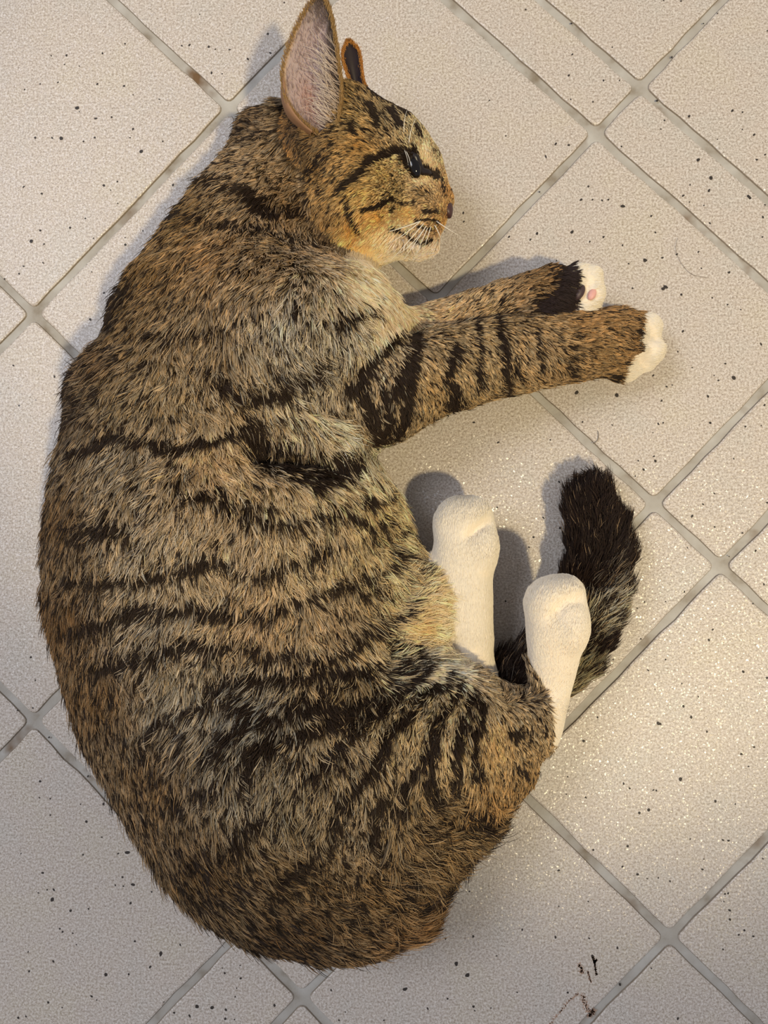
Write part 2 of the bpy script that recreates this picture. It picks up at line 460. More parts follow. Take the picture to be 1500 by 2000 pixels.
# far foreleg
C('foreleg_lower', [(730, 665, 2.6, 70), (820, 645, 2.4, 44), (920, 612, 2.5, 40), (1010, 588, 2.8, 44), (1075, 572, 3.1, 46)], 0.006)
C('foreleg_lower', [(1075, 572, 3.1, 44), (1108, 565, 3.1, 40)], 0.003)
E('foreleg_lower', 1126, 542, 3.2, 26, 26, 0.75, 0, 0.002)
E('foreleg_lower', 1150, 545, 3.2, 24, 26, 0.75, 0, 0.002)
E('foreleg_lower', 1158, 575, 3.2, 20, 27, 0.75, 0, 0.002)
E('foreleg_lower', 1134, 602, 3.0, 25, 18, 0.7, 0, 0.002)
E('foreleg_lower', 1128, 572, 2.9, 30, 30, 0.7, 0, 0.002)
# head
E('head', 672, 292, 4.0, 122, 112, 3.1, 20, 0.010)
E('head', 705, 385, 3.9, 104, 92, 3.0, 10, 0.010)     # cheek
E('head', 765, 318, 3.9, 82, 80, 2.4, 40, 0.008)      # face
C('head', [(770, 285, 4.0, 62), (820, 325, 4.0, 46), (868, 390, 3.9, 20)], 0.006)
E('head', 822, 408, 3.9, 54, 44, 1.75, 30, 0.006)     # muzzle
E('head', 836, 428, 4.4, 34, 26, 1.2, 20, 0.004)      # whisker pad
E('head', 808, 476, 3.8, 52, 24, 1.4, 8, 0.006)      # chin
E('head', 690, 450, 3.8, 90, 50, 2.6, 15, 0.012)      # throat

FLD = torso_fn(D2[:, :, None], HH[:, :, None], gz[None, None, :]).astype(np.float32)
for t, kind, d, k in PR:
    if kind == 'e':
        r = float(max(d[1][:2])); lo = d[0] - np.array([r, r, d[1][2]]); hi = d[0] + np.array([r, r, d[1][2]])
    else:
        r = max(max(q[1], q[3]) for q in d); ee = np.array([q[0] for q in d] + [q[2] for q in d]); lo = ee.min(0) - r; hi = ee.max(0) + r
    m_ = 0.014
    ia = np.clip(((lo - m_ - [X0, Y0, Z0]) / VS).astype(int), 0, FLD.shape)
    ib = np.clip(((hi + m_ - [X0, Y0, Z0]) / VS).astype(int) + 1, 0, FLD.shape)
    if (ib <= ia).any(): continue
    G = np.stack(np.meshgrid(gx[ia[0]:ib[0]], gy[ia[1]:ib[1]], gz[ia[2]:ib[2]], indexing='ij'), -1)
    D = sdf_prim(kind, d, G).astype(np.float32)
    S = FLD[ia[0]:ib[0], ia[1]:ib[1], ia[2]:ib[2]]
    hh = np.maximum(k - np.abs(S - D), 0) / k
    FLD[ia[0]:ib[0], ia[1]:ib[1], ia[2]:ib[2]] = np.minimum(S, D) - hh * hh * k * 0.25
# carve: hollow behind the elbow, crease between the toes, mouth
def carve(px, py, h, rx, ry, c, ang, k=0.004):
    h = h / 100; s = scale_at(h); a = -math.radians(ang)
    d = (at(px, py, h), np.array([rx * s, ry * s, c / 100]), math.cos(a), math.sin(a))
    lo = d[0] - max(d[1]) - .008; hi = d[0] + max(d[1]) + .008
    ia = np.clip(((lo - [X0, Y0, Z0]) / VS).astype(int), 0, FLD.shape)
    ib = np.clip(((hi - [X0, Y0, Z0]) / VS).astype(int) + 1, 0, FLD.shape)
    G = np.stack(np.meshgrid(gx[ia[0]:ib[0]], gy[ia[1]:ib[1]], gz[ia[2]:ib[2]], indexing='ij'), -1)
    D = -sdf_prim('e', d, G).astype(np.float32)
    S = FLD[ia[0]:ib[0], ia[1]:ib[1], ia[2]:ib[2]]
    hh = np.maximum(k - np.abs(S - D), 0) / k
    FLD[ia[0]:ib[0], ia[1]:ib[1], ia[2]:ib[2]] = np.maximum(S, D) + hh * hh * k * 0.25


carve(610, 900, 8.6, 120, 26, 2.2, 6, 0.008)
carve(500, 850, 9.3, 26, 60, 1.2, -20, 0.008)
carve(700, 700, 8.6, 16, 75, 0.9, 30, 0.006)
carve(612, 214, 7.4, 34, 52, 1.3, 10, 0.006)       # hollow at the ear base
carve(805, 318, 6.6, 24, 13, 0.7, 60, 0.003)          # eye socket
carve(806, 462, 5.2, 40, 7, 0.8, 18, 0.002)           # mouth line
def surf(px, py, sink=0.0):
    """first point of the body surface along the sight line through a pixel"""
    for h in np.arange(0.105, 0.0, -0.0004):
        p = at(px, py, h)
        i = ((p - np.array([X0, Y0, Z0])) / VS + .5).astype(int)
        if (i < 0).any() or (i >= FLD.shape).any(): continue
        if FLD[tuple(i)] < 0:
            return at(px, py, h - sink)
    return at(px, py, 0.0)


def crease(pts_, r=5.5, depth=.20):
    todo = []
    for (a_, b_) in zip(pts_[:-1], pts_[1:]):
        for t in np.linspace(0, 1, 8):
            x, y, = a_[0] + (b_[0] - a_[0]) * t, a_[1] + (b_[1] - a_[1]) * t
            todo.append((x, y, surf(x, y)))
    for x, y, q in todo:
            carve(x, y, q[2] * 100 + .10, r, r, depth, 0, .003)


crease([(1086, 1212), (1090, 1190), (1108, 1178), (1140, 1172)])
crease([(918, 1056), (930, 1036), (962, 1020)])
crease([(1238, 658), (1286, 662)], 3.0)
crease([(1234, 694), (1250, 700), (1262, 716)], 3.0)
# body rests on the floor: flatten everything below it
FLOORD = (0.0012 - gz)[None, None, :]
FLD = np.maximum(FLD, FLOORD.astype(np.float32))


def surface_nets(F):
    nx, ny, nz = F.shape
    neg = F < 0
    cnt = np.zeros((nx - 1, ny - 1, nz - 1), np.int8)
    offs = [(a, b, c) for a in (0, 1) for b in (0, 1) for c in (0, 1)]
    for a, b, c in offs:
        cnt += neg[a:nx - 1 + a, b:ny - 1 + b, c:nz - 1 + c]
    act = np.argwhere((cnt > 0) & (cnt < 8))
    idx = np.full(cnt.shape, -1, np.int64)
    idx[tuple(act.T)] = np.arange(len(act))
    acc = np.zeros((len(act), 3)); num = np.zeros(len(act))
    for o in offs:
        for ax in range(3):
            if o[ax]: continue
            o2 = list(o); o2[ax] = 1
            fa = F[tuple((act + o).T)]; fb = F[tuple((act + o2).T)]
            m = (fa < 0) != (fb < 0)
            t = np.where(m, fa / np.where(m, fa - fb, 1), 0)
            p = act + np.array(o, float); p[:, ax] += t
            acc[m] += p[m]; num[m] += 1
    V = acc / num[:, None]
    Q = []
    for ax in range(3):
        sl0 = [slice(None)] * 3; sl1 = [slice(None)] * 3
        sl0[ax] = slice(0, -1); sl1[ax] = slice(1, None)
        ch = neg[tuple(sl0)] != neg[tuple(sl1)]
        e = np.argwhere(ch)
        u, v = (ax + 1) % 3, (ax + 2) % 3
        ok = (e[:, u] > 0) & (e[:, v] > 0) & (e[:, u] < F.shape[u] - 1) & (e[:, v] < F.shape[v] - 1)
        e = e[ok]
        s = neg[tuple(e.T)]
        def cell(du, dv):
            q = e.copy(); q[:, u] -= du; q[:, v] -= dv
            return idx[tuple(q.T)]
        q = np.stack([cell(1, 1), cell(0, 1), cell(0, 0), cell(1, 0)], 1)
        q[~s] = q[~s][:, ::-1]
        Q.append(q)
    return V, np.concatenate(Q)


BV, BQ = surface_nets(FLD)
BV = BV * VS + np.array([X0, Y0, Z0])
for it in range(2):                                    # light smoothing
    acc = np.zeros_like(BV); n = np.zeros(len(BV))
    for a in range(4):
        i, j = BQ[:, a], BQ[:, (a + 1) % 4]
        for c in range(3):
            acc[:, c] += np.bincount(i, BV[j, c], len(BV)) + np.bincount(j, BV[i, c], len(BV))
        n += np.bincount(i, minlength=len(BV)) + np.bincount(j, minlength=len(BV))
    BV = BV * 0.5 + 0.5 * acc / n[:, None]
BN = np.zeros_like(BV)
fn = np.cross(BV[BQ[:, 2]] - BV[BQ[:, 0]], BV[BQ[:, 3]] - BV[BQ[:, 1]])
for a in range(4):
    for c in range(3):
        BN[:, c] += np.bincount(BQ[:, a], fn[:, c], len(BV))
BN /= np.linalg.norm(BN, axis=1, keepdims=True) + 1e-12

# ------------------------------------------------------------------ coat colour and lie of the hair
# (px, py, light r,g,b, share of dark hairs)
TONE = {
 'torso': [(450, 215, 120, 95, 65, .62), (480, 330, 190, 160, 120, .40), (570, 400, 175, 140, 95, .42), (640, 470, 185, 150, 105, .35), (700, 520, 238, 215, 172, .0), (735, 560, 240, 218, 175, .0), (765, 600, 238, 214, 172, .0),
   (745, 590, 236, 210, 168, .0), (360, 420, 150, 118, 70, .45), (300, 520, 160, 125, 75, .42), (420, 500, 190, 150, 98, .32), (520, 520, 190, 160, 118, .34), (240, 600, 145, 115, 72, .50),
   (560, 620, 205, 190, 165, .42), (650, 640, 205, 190, 165, .40), (600, 720, 180, 165, 140, .60), (640, 790, 236, 216, 182, .12), (680, 840, 238, 220, 188, .12), (600, 830, 215, 190, 150, .3), (400, 660, 185, 158, 120, .40), (350, 760, 185, 160, 120, .36), (200, 700, 140, 112, 78, .55),
   (140, 790, 110, 90, 68, .60), (260, 780, 175, 150, 112, .42), (450, 820, 200, 172, 128, .25), (420, 890, 215, 180, 130, .20), (560, 870, 200, 170, 125, .45), (640, 820, 235, 215, 180, .22), (700, 860, 225, 205, 165, .30),
   (250, 900, 185, 165, 135, .38), (120, 1000, 135, 105, 68, .52), (300, 1050, 195, 175, 145, .35), (480, 1060, 205, 180, 145, .28), (640, 1040, 205, 180, 140, .36), (740, 1000, 215, 185, 130, .36),
   (800, 960, 240, 212, 160, .02), (822, 1010, 242, 215, 165, .0), (840, 1120, 242, 218, 168, .0), (800, 1030, 225, 195, 140, .25), (866, 1220, 246, 230, 195, .0), (800, 1090, 220, 190, 135, .35), (850, 1180, 238, 210, 155, .08), (800, 1230, 232, 195, 125, .10), (850, 1270, 242, 220, 170, .0), (848, 1300, 244, 228, 192, .0), (895, 1312, 238, 222, 190, .02), (925, 1325, 200, 175, 135, .2),
   (120, 1200, 140, 105, 62, .55), (300, 1210, 190, 170, 140, .40), (500, 1200, 205, 172, 128, .30), (650, 1200, 195, 165, 122, .42), (180, 1350, 150, 115, 70, .52), (350, 1350, 185, 168, 140, .40),
   (500, 1380, 175, 165, 145, .48), (650, 1340, 190, 160, 110, .42), (300, 1520, 155, 122, 78, .52), (480, 1520, 175, 158, 130, .48), (400, 1680, 140, 108, 64, .60), (560, 1700, 150, 120, 76, .58),
   (560, 1820, 135, 102, 60, .62), (700, 1600, 175, 152, 118, .50), (720, 1740, 165, 130, 80, .52), (860, 1680, 175, 140, 88, .42), (780, 1830, 180, 135, 78, .38), (930, 1640, 150, 122, 78, .50)],
 'hind_upper': [(560, 1560, 175, 155, 120, .48), (700, 1500, 185, 160, 120, .42), (800, 1400, 200, 172, 120, .34), (880, 1350, 215, 185, 130, .28), (900, 1480, 205, 175, 122, .34), (960, 1450, 215, 178, 120, .22),
   (1000, 1340, 180, 155, 120, .35), (1040, 1430, 185, 155, 108, .38), (1030, 1520, 185, 145, 85, .36), (950, 1560, 200, 155, 90, .34), (850, 1580, 160, 130, 85, .55)],
 'hind_lower': [(900, 1100, 245, 232, 210, .0), (940, 1340, 190, 150, 100, .3)],
 'tail': [(1150, 950, 70, 48, 34, .96), (1170, 1050, 80, 58, 42, .93), (1130, 1130, 60, 44, 34, .97), (1190, 1120, 120, 105, 85, .75), (1180, 1195, 215, 200, 170, .30), (1150, 1240, 200, 185, 150, .35), (1160, 1280, 70, 58, 40, .92),
   (1110, 1330, 190, 175, 130, .35), (1000, 1280, 135, 120, 100, .62), (960, 1350, 110, 92, 75, .7)],
 'foreleg_upper': [(600, 690, 205, 190, 165, .42), (720, 700, 205, 180, 140, .38), (760, 790, 185, 160, 120, .46), (850, 760, 195, 162, 108, .36), (950, 700, 195, 165, 115, .34), (1050, 690, 190, 158, 110, .36),
   (1150, 620, 190, 145, 85, .30), (1180, 680, 178, 140, 85, .34), (1130, 720, 180, 145, 95, .36), (1230, 660, 170, 130, 78, .40)],
 'foreleg_lower': [(780, 640, 235, 205, 160, .10), (880, 620, 215, 180, 130, .20), (960, 600, 205, 170, 118, .28), (1040, 560, 170, 132, 80, .38), (1090, 530, 170, 125, 70, .36), (1020, 620, 170, 140, 105, .4)],
 'head': [(600, 200, 130, 100, 62, .50), (560, 300, 172, 124, 68, .16), (530, 265, 182, 130, 70, .12), (545, 225, 150, 110, 62, .35), (592, 290, 120, 98, 68, .55), (575, 255, 100, 80, 58, .6), (620, 330, 165, 130, 80, .46), (700, 230, 185, 155, 105, .46), (760, 230, 150, 130, 95, .60), (720, 290, 180, 138, 78, .36), (680, 350, 175, 140, 90, .44), (820, 250, 190, 172, 130, .35),
   (640, 420, 165, 132, 88, .46), (750, 340, 200, 168, 108, .26), (780, 370, 180, 155, 105, .36), (700, 370, 205, 168, 100, .25), (850, 340, 200, 150, 88, .22), (876, 376, 190, 140, 82, .25), (834, 298, 236, 212, 172, .0), (838, 314, 236, 210, 170, .0), (846, 328, 230, 200, 155, .0), (822, 350, 236, 206, 158, .0), (832, 352, 225, 190, 140, .02), (856, 300, 190, 170, 130, .35), (830, 375, 160, 130, 85, .42),
   (740, 420, 225, 170, 88, .06), (700, 440, 210, 155, 80, .12), (800, 415, 225, 180, 105, .06), (780, 470, 240, 220, 190, .0), (720, 480, 240, 205, 140, .02), (862, 430, 215, 165, 98, .10), (848, 448, 205, 160, 105, .15), (820, 490, 245, 230, 208, .0), (780, 500, 245, 230, 200, .0), (850, 478, 240, 220, 195, .0), (750, 475, 245, 222, 175, .0), (725, 505, 240, 215, 165, .0), (690, 480, 230, 190, 115, .05)],
}
# dark markings: polyline, half width px, strength
MARK = {
 'torso': [
  ([(495, 370), (510, 395), (530, 408)], 12, .9), ([(565, 408), (585, 412)], 11, .9), ([(330, 400), (420, 425), (520, 455), (610, 470)], 10, .35), ([(400, 340), (460, 350), (490, 375)], 12, .4),
  ([(249, 542), (226, 612)], 20, .55), ([(427, 733), (459, 771), (520, 752), (590, 743), (640, 760)], 16, .75), ([(683, 747), (720, 687), (772, 631)], 10, .9), ([(650, 600), (720, 593), (722, 575)], 9, .7),
  ([(156, 873), (240, 831), (333, 859), (389, 859), (483, 808)], 10, .75), ([(483, 827), (500, 883), (567, 911), (637, 908), (680, 888)], 19, .95), ([(520, 850), (600, 870), (660, 880)], 12, .5),
  ([(361, 948), (427, 962), (520, 967)], 11, .6), ([(600, 936), (665, 920)], 11, .85), ([(697, 957), (732, 948)], 10, .75), ([(150, 690), (140, 740)], 14, .7), ([(300, 650), (400, 625), (480, 600)], 9, .35),
  ([(161, 1107), (256, 1118), (312, 1101), (418, 1079), (508, 1101), (620, 1062)], 12, .6), ([(150, 1023), (228, 1006), (273, 1028)], 14, .55), ([(452, 984), (564, 1000), (648, 978), (740, 1010)], 9, .55),
  ([(161, 1213), (228, 1196), (301, 1174), (396, 1174), (536, 1185), (648, 1135), (782, 1073)], 11, .6), ([(189, 1286), (295, 1269), (351, 1241), (463, 1241), (536, 1264), (620, 1264), (777, 1196)], 12, .6),
  ([(407, 1342), (486, 1308), (564, 1308), (676, 1286), (805, 1269)], 11, .75), ([(284, 1443), (340, 1376), (441, 1353), (536, 1376), (620, 1336), (732, 1286)], 11, .55), ([(418, 1454), (497, 1398), (564, 1376), (676, 1353)], 12, .6),
  ([(474, 1510), (508, 1443), (620, 1398), (732, 1364), (805, 1314)], 12, .7), ([(681, 1539), (643, 1622)], 12, .5), ([(821, 1748), (871, 1742)], 9, .9), ([(789, 1786), (833, 1780)], 8, .8), ([(890, 1672), (947, 1653)], 9, .6),
  ([(751, 1482), (726, 1590), (738, 1666)], 11, .6), ([(690, 1150), (770, 1140), (830, 1110)], 9, .5), ([(700, 1030), (790, 1020)], 8, .5), ([(720, 1240), (820, 1150)], 8, .35), ([(340, 1560), (420, 1500)], 14, .4), ([(420, 1640), (520, 1560)], 14, .4), ([(520, 1720), (620, 1640)], 14, .35)],
 'hind_upper': [
  ([(886, 1330), (850, 1420), (800, 1500), (780, 1560)], 10, .9), ([(918, 1350), (895, 1420), (884, 1482), (897, 1539), (960, 1596)], 10, .95), ([(860, 1318), (800, 1380), (720, 1460), (660, 1550)], 10, .9),
  ([(830, 1300), (750, 1370), (650, 1440), (600, 1500)], 10, .85), ([(940, 1360), (925, 1430), (930, 1500)], 9, .9), ([(840, 1451), (833, 1552)], 10, .75), ([(751, 1482), (726, 1590)], 11, .65), ([(800, 1290), (700, 1350), (600, 1410)], 10, .8),
  ([(1008, 1418), (1010, 1424)], 11, .9), ([(1000, 1480), (1020, 1500)], 7, .4), ([(870, 1590), (930, 1600)], 10, .5)],
 'tail': [],
 'hind_lower': [],
 'foreleg_upper': [
  ([(683, 747), (720, 687), (772, 631)], 11, .95), ([(800, 660), (780, 720), (766, 757)], 11, .85), ([(706, 755), (724, 805), (734, 858)], 12, .85), ([(742, 745), (756, 790), (752, 845)], 8, .8), ([(792, 715), (792, 780), (775, 840)], 9, .85), ([(883, 675), (860, 729), (890, 757), (875, 812)], 11, .8),
  ([(922, 640), (934, 735)], 7, .6), ([(965, 630), (985, 701), (981, 770)], 9, .75), ([(1040, 640), (1050, 720)], 7, .4), ([(1107, 641), (1107, 729)], 7, .4), ([(1237, 630), (1244, 676)], 5, .6), ([(1150, 742), (1200, 742)], 6, .7), ([(1000, 690), (1010, 740)], 6, .4)],
 'foreleg_lower': [([(1095, 540), (1085, 575), (1060, 600)], 22, 1.0), ([(1110, 600), (1060, 618)], 18, 1.0), ([(970, 610), (975, 580)], 6, .5), ([(930, 625), (925, 600)], 5, .4)],
 'head': [
  ([(782, 297), (752, 305), (733, 314), (718, 331), (696, 348), (675, 361)], 6, 1.0), ([(769, 387), (752, 393), (741, 402), (720, 404)], 4.5, .95), ([(817, 393), (789, 397), (769, 388)], 3, .6), ([(687, 385), (696, 419), (709, 441)], 5, .7),
  ([(771, 404), (770, 411)], 5, .75), ([(744, 413), (746, 418)], 5, .4), ([(832, 410), (855, 413)], 3.5, .95), ([(814, 428), (838, 426), (857, 432)], 3, .85), ([(819, 439), (842, 445)], 3, .8), ([(769, 443), (789, 451), (808, 462), (827, 468), (842, 464)], 4.5, 1.0),
  ([(778, 297), (796, 296), (806, 305)], 6, 1.0), ([(800, 302), (808, 320), (818, 338)], 12, 1.0), ([(784, 300), (804, 330)], 6, 1.0), ([(816, 332), (834, 334), (854, 344)], 8, 1.0), ([(808, 300), (812, 318)], 8, 1.0), ([(737, 184), (782, 204), (800, 221)], 8, .85), ([(770, 220), (785, 245)], 6, .6), ([(702, 240), (704, 262)], 7, .5),
  ([(730, 215), (745, 250)], 6, .5), ([(815, 250), (825, 272)], 4, .6), ([(640, 300), (600, 330)], 9, .4), ([(865, 355), (868, 385)], 4, .35), ([(480, 215), (500, 240)], 12, .5)],
}
BLACK = lin((38, 28, 22))
FLOW = [(870, 380, -.5, -1), (840, 330, -.6, -1), (800, 260, -.8, -.9), (740, 210, -.9, -.5), (700, 250, -1, 0), (760, 340, -1, .35), (740, 400, -1, .55), (680, 440, -.6, 1), (640, 330, -1, .5), (790, 400, -1, .4), (840, 430, -.8, .5), (800, 480, -.3, 1), (740, 490, -.2, 1),
  (560, 300, -.7, .8), (580, 400, -.5, 1), (480, 230, -1, -.4), (430, 280, -1, .3), (350, 400, -.8, .8), (480, 450, -.3, 1), (620, 520, .2, 1), (710, 560, .7, .8), (280, 520, -.5, 1), (450, 620, -.2, 1), (600, 640, .15, 1), (700, 650, .8, .6),
  (200, 700, -.6, .9), (140, 740, -1, .2), (350, 760, .2, 1), (500, 780, .6, .6), (640, 800, .9, .5), (690, 850, .5, 1), (560, 900, .3, 1), (200, 900, -.2, 1), (420, 900, .1, 1), (100, 1050, -.15, 1), (300, 1050, -.3, 1), (480, 1060, -.2, 1), (640, 1030, .45, .9), (740, 980, .9, .5), (800, 1050, 1, .4),
  (110, 1200, 0, 1), (300, 1200, -.4, 1), (480, 1200, -.4, 1), (650, 1180, .3, .9), (780, 1150, 1, .2), (840, 1220, 1, -.1), (180, 1400, .15, 1), (350, 1380, -.35, 1), (500, 1400, -.4, 1), (650, 1330, -.1, 1), (790, 1290, .6, -.6), (280, 1560, .45, 1), (450, 1560, -.1, 1), (600, 1550, -.2, 1),
  (740, 1420, -.25, 1), (850, 1380, -.2, 1), (920, 1400, -.1, 1), (860, 1500, .3, 1), (740, 1560, 0, 1), (400, 1720, .6, .8), (560, 1760, .6, .7), (700, 1700, .6, .7), (560, 1860, .9, .5), (720, 1830, 1, .35), (860, 1790, 1, .1), (840, 1650, .9, .4), (930, 1640, 1, .3), (900, 1580, .6, .8),
  (980, 1480, .3, .9), (1040, 1520, .2, 1), (1000, 1340, .1, -1), (1030, 1400, .5, .6), (1080, 1300, 0, -1), (1090, 1180, .1, -1), (910, 1250, -.05, -1), (910, 1040, 0, -1)]
FLOWT = {
 'foreleg_upper': [(620, 680, .3, 1), (720, 700, .5, .9), (740, 810, .35, 1), (850, 740, .6, .8), (960, 700, .6, .8), (1060, 690, .8, .7), (1150, 640, 1, .1), (1180, 690, 1, .35), (1260, 680, 1, 0)],
 'foreleg_lower': [(800, 640, .8, .6), (900, 620, .8, -.5), (1000, 590, .9, -.5), (1080, 570, .9, .5), (1150, 560, 1, 0)],
 'tail': [(930, 1500, .4, -1), (1000, 1330, .7, -1), (1100, 1240, 1, -.9), (1160, 1120, .5, -1), (1190, 1180, 1, -.8), (1180, 1050, .25, -1), (1150, 960, -.1, -1), (1130, 1050, -.1, -1)],
 'hind_lower': [(930, 1330, 0, -1), (905, 1050, -.05, -1)],
 'head': FLOW[:18] + [(620, 210, -.5, -.7)],
}


def idw(px, py, pts, vals, pw=2.4):
    pts = np.asarray(pts, float); vals = np.asarray(vals, float)
    d = np.sqrt((px[:, None] - pts[None, :, 0]) ** 2 + (py[:, None] - pts[None, :, 1]) ** 2) + 12
    w = d ** -pw
    return (w @ vals) / w.sum(1)[:, None]


def seg_dist(px, py, line):
    best = np.full(len(px), 1e9)
    for (ax, ay), (bx, by) in zip(line[:-1], line[1:]):
        vx, vy = bx - ax, by - ay
        t = np.clip(((px - ax) * vx + (py - ay) * vy) / (vx * vx + vy * vy), 0, 1)
        best = np.minimum(best, np.hypot(px - ax - t * vx, py - ay - t * vy))
    return best


def in_poly(px, py, poly):
    r = np.zeros(len(px), bool)
    for (ax, ay), (bx, by) in zip(poly, poly[1:] + poly[:1]):
        c = ((ay > py) != (by > py)) & (px < (bx - ax) * (py - ay) / ((by - ay) if by != ay else 1e-9) + ax)
        r ^= c
    return r


WHITE = {
 'foreleg_upper': [[(1200, 760), (1210, 722), (1228, 690), (1240, 690), (1243, 655), (1245, 610), (1262, 590), (1340, 590), (1340, 780), (1200, 780)]],
 'foreleg_lower': [[(1098, 500), (1112, 525), (1122, 545), (1116, 562), (1112, 590), (1108, 606), (1130, 620), (1130, 660), (1220, 660), (1220, 490)]],
 'hind_lower': [[(700, 900), (1050, 900), (1050, 1350), (958, 1350), (925, 1300), (870, 1290), (700, 1290)]],
 'hind_upper': [[(1005, 1060), (1000, 1200), (1016, 1272), (1038, 1296), (1058, 1340), (1074, 1385), (1080, 1450), (1078, 1500), (1200, 1460), (1200, 1060)]],
}
TAGS = ['torso', 'head', 'foreleg_upper', 'foreleg_lower', 'hind_upper', 'hind_lower', 'tail']


def tags_of(P):
    best = torso_at(P); tg = np.zeros(len(P), int)
    for t, kind, d, k in PR:
        D = sdf_prim(kind, d, P)
        m = D < best
        best[m] = D[m]; tg[m] = TAGS.index(t)
    return tg


def coat(P, tg):
    """light colour (linear), darkness 0..1, white mask, flow direction (world xy)"""
    px, py = to_px(P)
    wob = (noise3(P, 160, 1) - .5) * 9; wob2 = (noise3(P, 160, 2) - .5) * 9
    wob += (noise3(P, 50, 3) - .5) * 16; wob2 += (noise3(P, 50, 4) - .5) * 16
    small = (tg == 1)
    f = np.where(small, .3, 1.0)
    qx, qy = px + wob * f, py + wob2 * f
    colr = np.zeros((len(P), 3)); dark = np.zeros(len(P)); mk = np.zeros(len(P)); wh = np.zeros(len(P), bool); fl = np.zeros((len(P), 2))
    for k, t in enumerate(TAGS):
        m = np.where(tg == k)[0]
        if not len(m): continue
        T = TONE[t]
        if t in ('torso', 'hind_upper'):
            T = TONE['torso'] + TONE['hind_upper']
        v = idw(qx[m], qy[m], [q[:2] for q in T], [list(lin(q[2:5])) + [q[5]] for q in T], 3.0)
        colr[m] = v[:, :3]; dark[m] = v[:, 3]
        ML = MARK[t]
        if t in ('torso', 'hind_upper'):
            ML = MARK['torso'] + MARK['hind_upper']
        for line, w, s in ML:
            d = seg_dist(qx[m], qy[m], line)
            mk[m] = np.maximum(mk[m], s * np.clip(1.35 - d / w * .85, 0, 1) ** .8)
        for poly in WHITE.get(t, []):
            wf = .45
            wh[m] |= in_poly(px[m] + wob[m] * wf, py[m] + wob2[m] * wf, poly)
        if t != 'head':
            lum = colr[m].mean(1, keepdims=True); colr[m] = colr[m] * .88 + lum * .12
        FL = FLOWT.get(t, FLOW)
        fv = idw(px[m], py[m], [q[:2] for q in FL], [(q[2], -q[3]) for q in [(a, b, c / math.hypot(c, d_), d_ / math.hypot(c, d_)) for a, b, c, d_ in FL]], 3.0)
        fl[m] = fv
    return px, py, colr, dark, mk, wh, fl


# ------------------------------------------------------------------ body mesh
cat = bpy.data.objects.new('cat', None)
COL.objects.link(cat)
cat.location = tuple(at(500, 1100, 0.0))
tag(cat, 'brown tabby cat with white paws lying on its side on the tile floor', 'cat')

body_tag = tags_of(BV)
bpx, bpy_, bc, bd, bm, bw, bf = coat(BV, body_tag)
darkb = np.clip(bd * .8 + bm, 0, 1)[:, None]
under = bc * .42 * (1 - darkb) + BLACK * darkb
under[bw] = lin((225, 205, 180))
M_SKIN = bpy.data.materials.new('undercoat')
M_SKIN.use_nodes = True
nt = M_SKIN.node_tree
an = node(nt, 'ShaderNodeAttribute', attribute_name='Col')
nt.links.new(an.outputs['Color'], nt.nodes['Principled BSDF'].inputs['Base Color'])
nt.nodes['Principled BSDF'].inputs['Roughness'].default_value = 0.9
body = mesh_obj('body', BV, BQ, M_SKIN, cat)
ca = body.data.color_attributes.new('Col', 'FLOAT_COLOR', 'POINT')
ca.data.foreach_set('color', np.concatenate([under, np.ones((len(under), 1))], 1).astype(np.float32).ravel())

# ------------------------------------------------------------------ fur
M_FUR = bpy.data.materials.new('cat_fur')
M_FUR.use_nodes = True
nt = M_FUR.node_tree
an = node(nt, 'ShaderNodeAttribute', attribute_name='Col')
b = nt.nodes['Principled BSDF']
nt.links.new(an.outputs['Color'], b.inputs['Base Color'])
b.inputs['Roughness'].default_value = 0.55
b.inputs['Specular IOR Level'].default_value = 0.25
b.inputs['Transmission Weight'].default_value = 0.0
tr = node(nt, 'ShaderNodeBsdfTranslucent'); nt.links.new(an.outputs['Color'], tr.inputs['Color'])
ms = node(nt, 'ShaderNodeMixShader'); ms.inputs[0].default_value = 0.25
nt.links.new(b.outputs[0], ms.inputs[1]); nt.links.new(tr.outputs[0], ms.inputs[2])
nt.links.new(ms.outputs[0], nt.nodes['Material Output'].inputs['Surface'])


def fur_object(name, pts, rad, colr, parent, label=None):
    """pts (n, k, 3), rad (n, k), colr (n, k, 3): one hair-curves object"""
    n, k = pts.shape[:2]
    hc = bpy.data.hair_curves.new(name)
    hc.add_curves([k] * n)
    hc.attributes['position'].data.foreach_set('vector', (pts - np.array(parent.location)).astype(np.float32).ravel())
    ra = hc.attributes.get('radius') or hc.attributes.new('radius', 'FLOAT', 'POINT')
    ra.data.foreach_set('value', rad.astype(np.float32).ravel())
    a = hc.attributes.new('Col', 'FLOAT_COLOR', 'POINT')
    a.data.foreach_set('color', np.concatenate([colr, np.ones((n, k, 1))], 2).astype(np.float32).ravel())
    hc.materials.append(M_FUR)
    o = bpy.data.objects.new(name, hc)
    COL.objects.link(o)
    o.parent = parent
    o['kind'] = 'stuff'
    if label: o['label'] = label
    return o


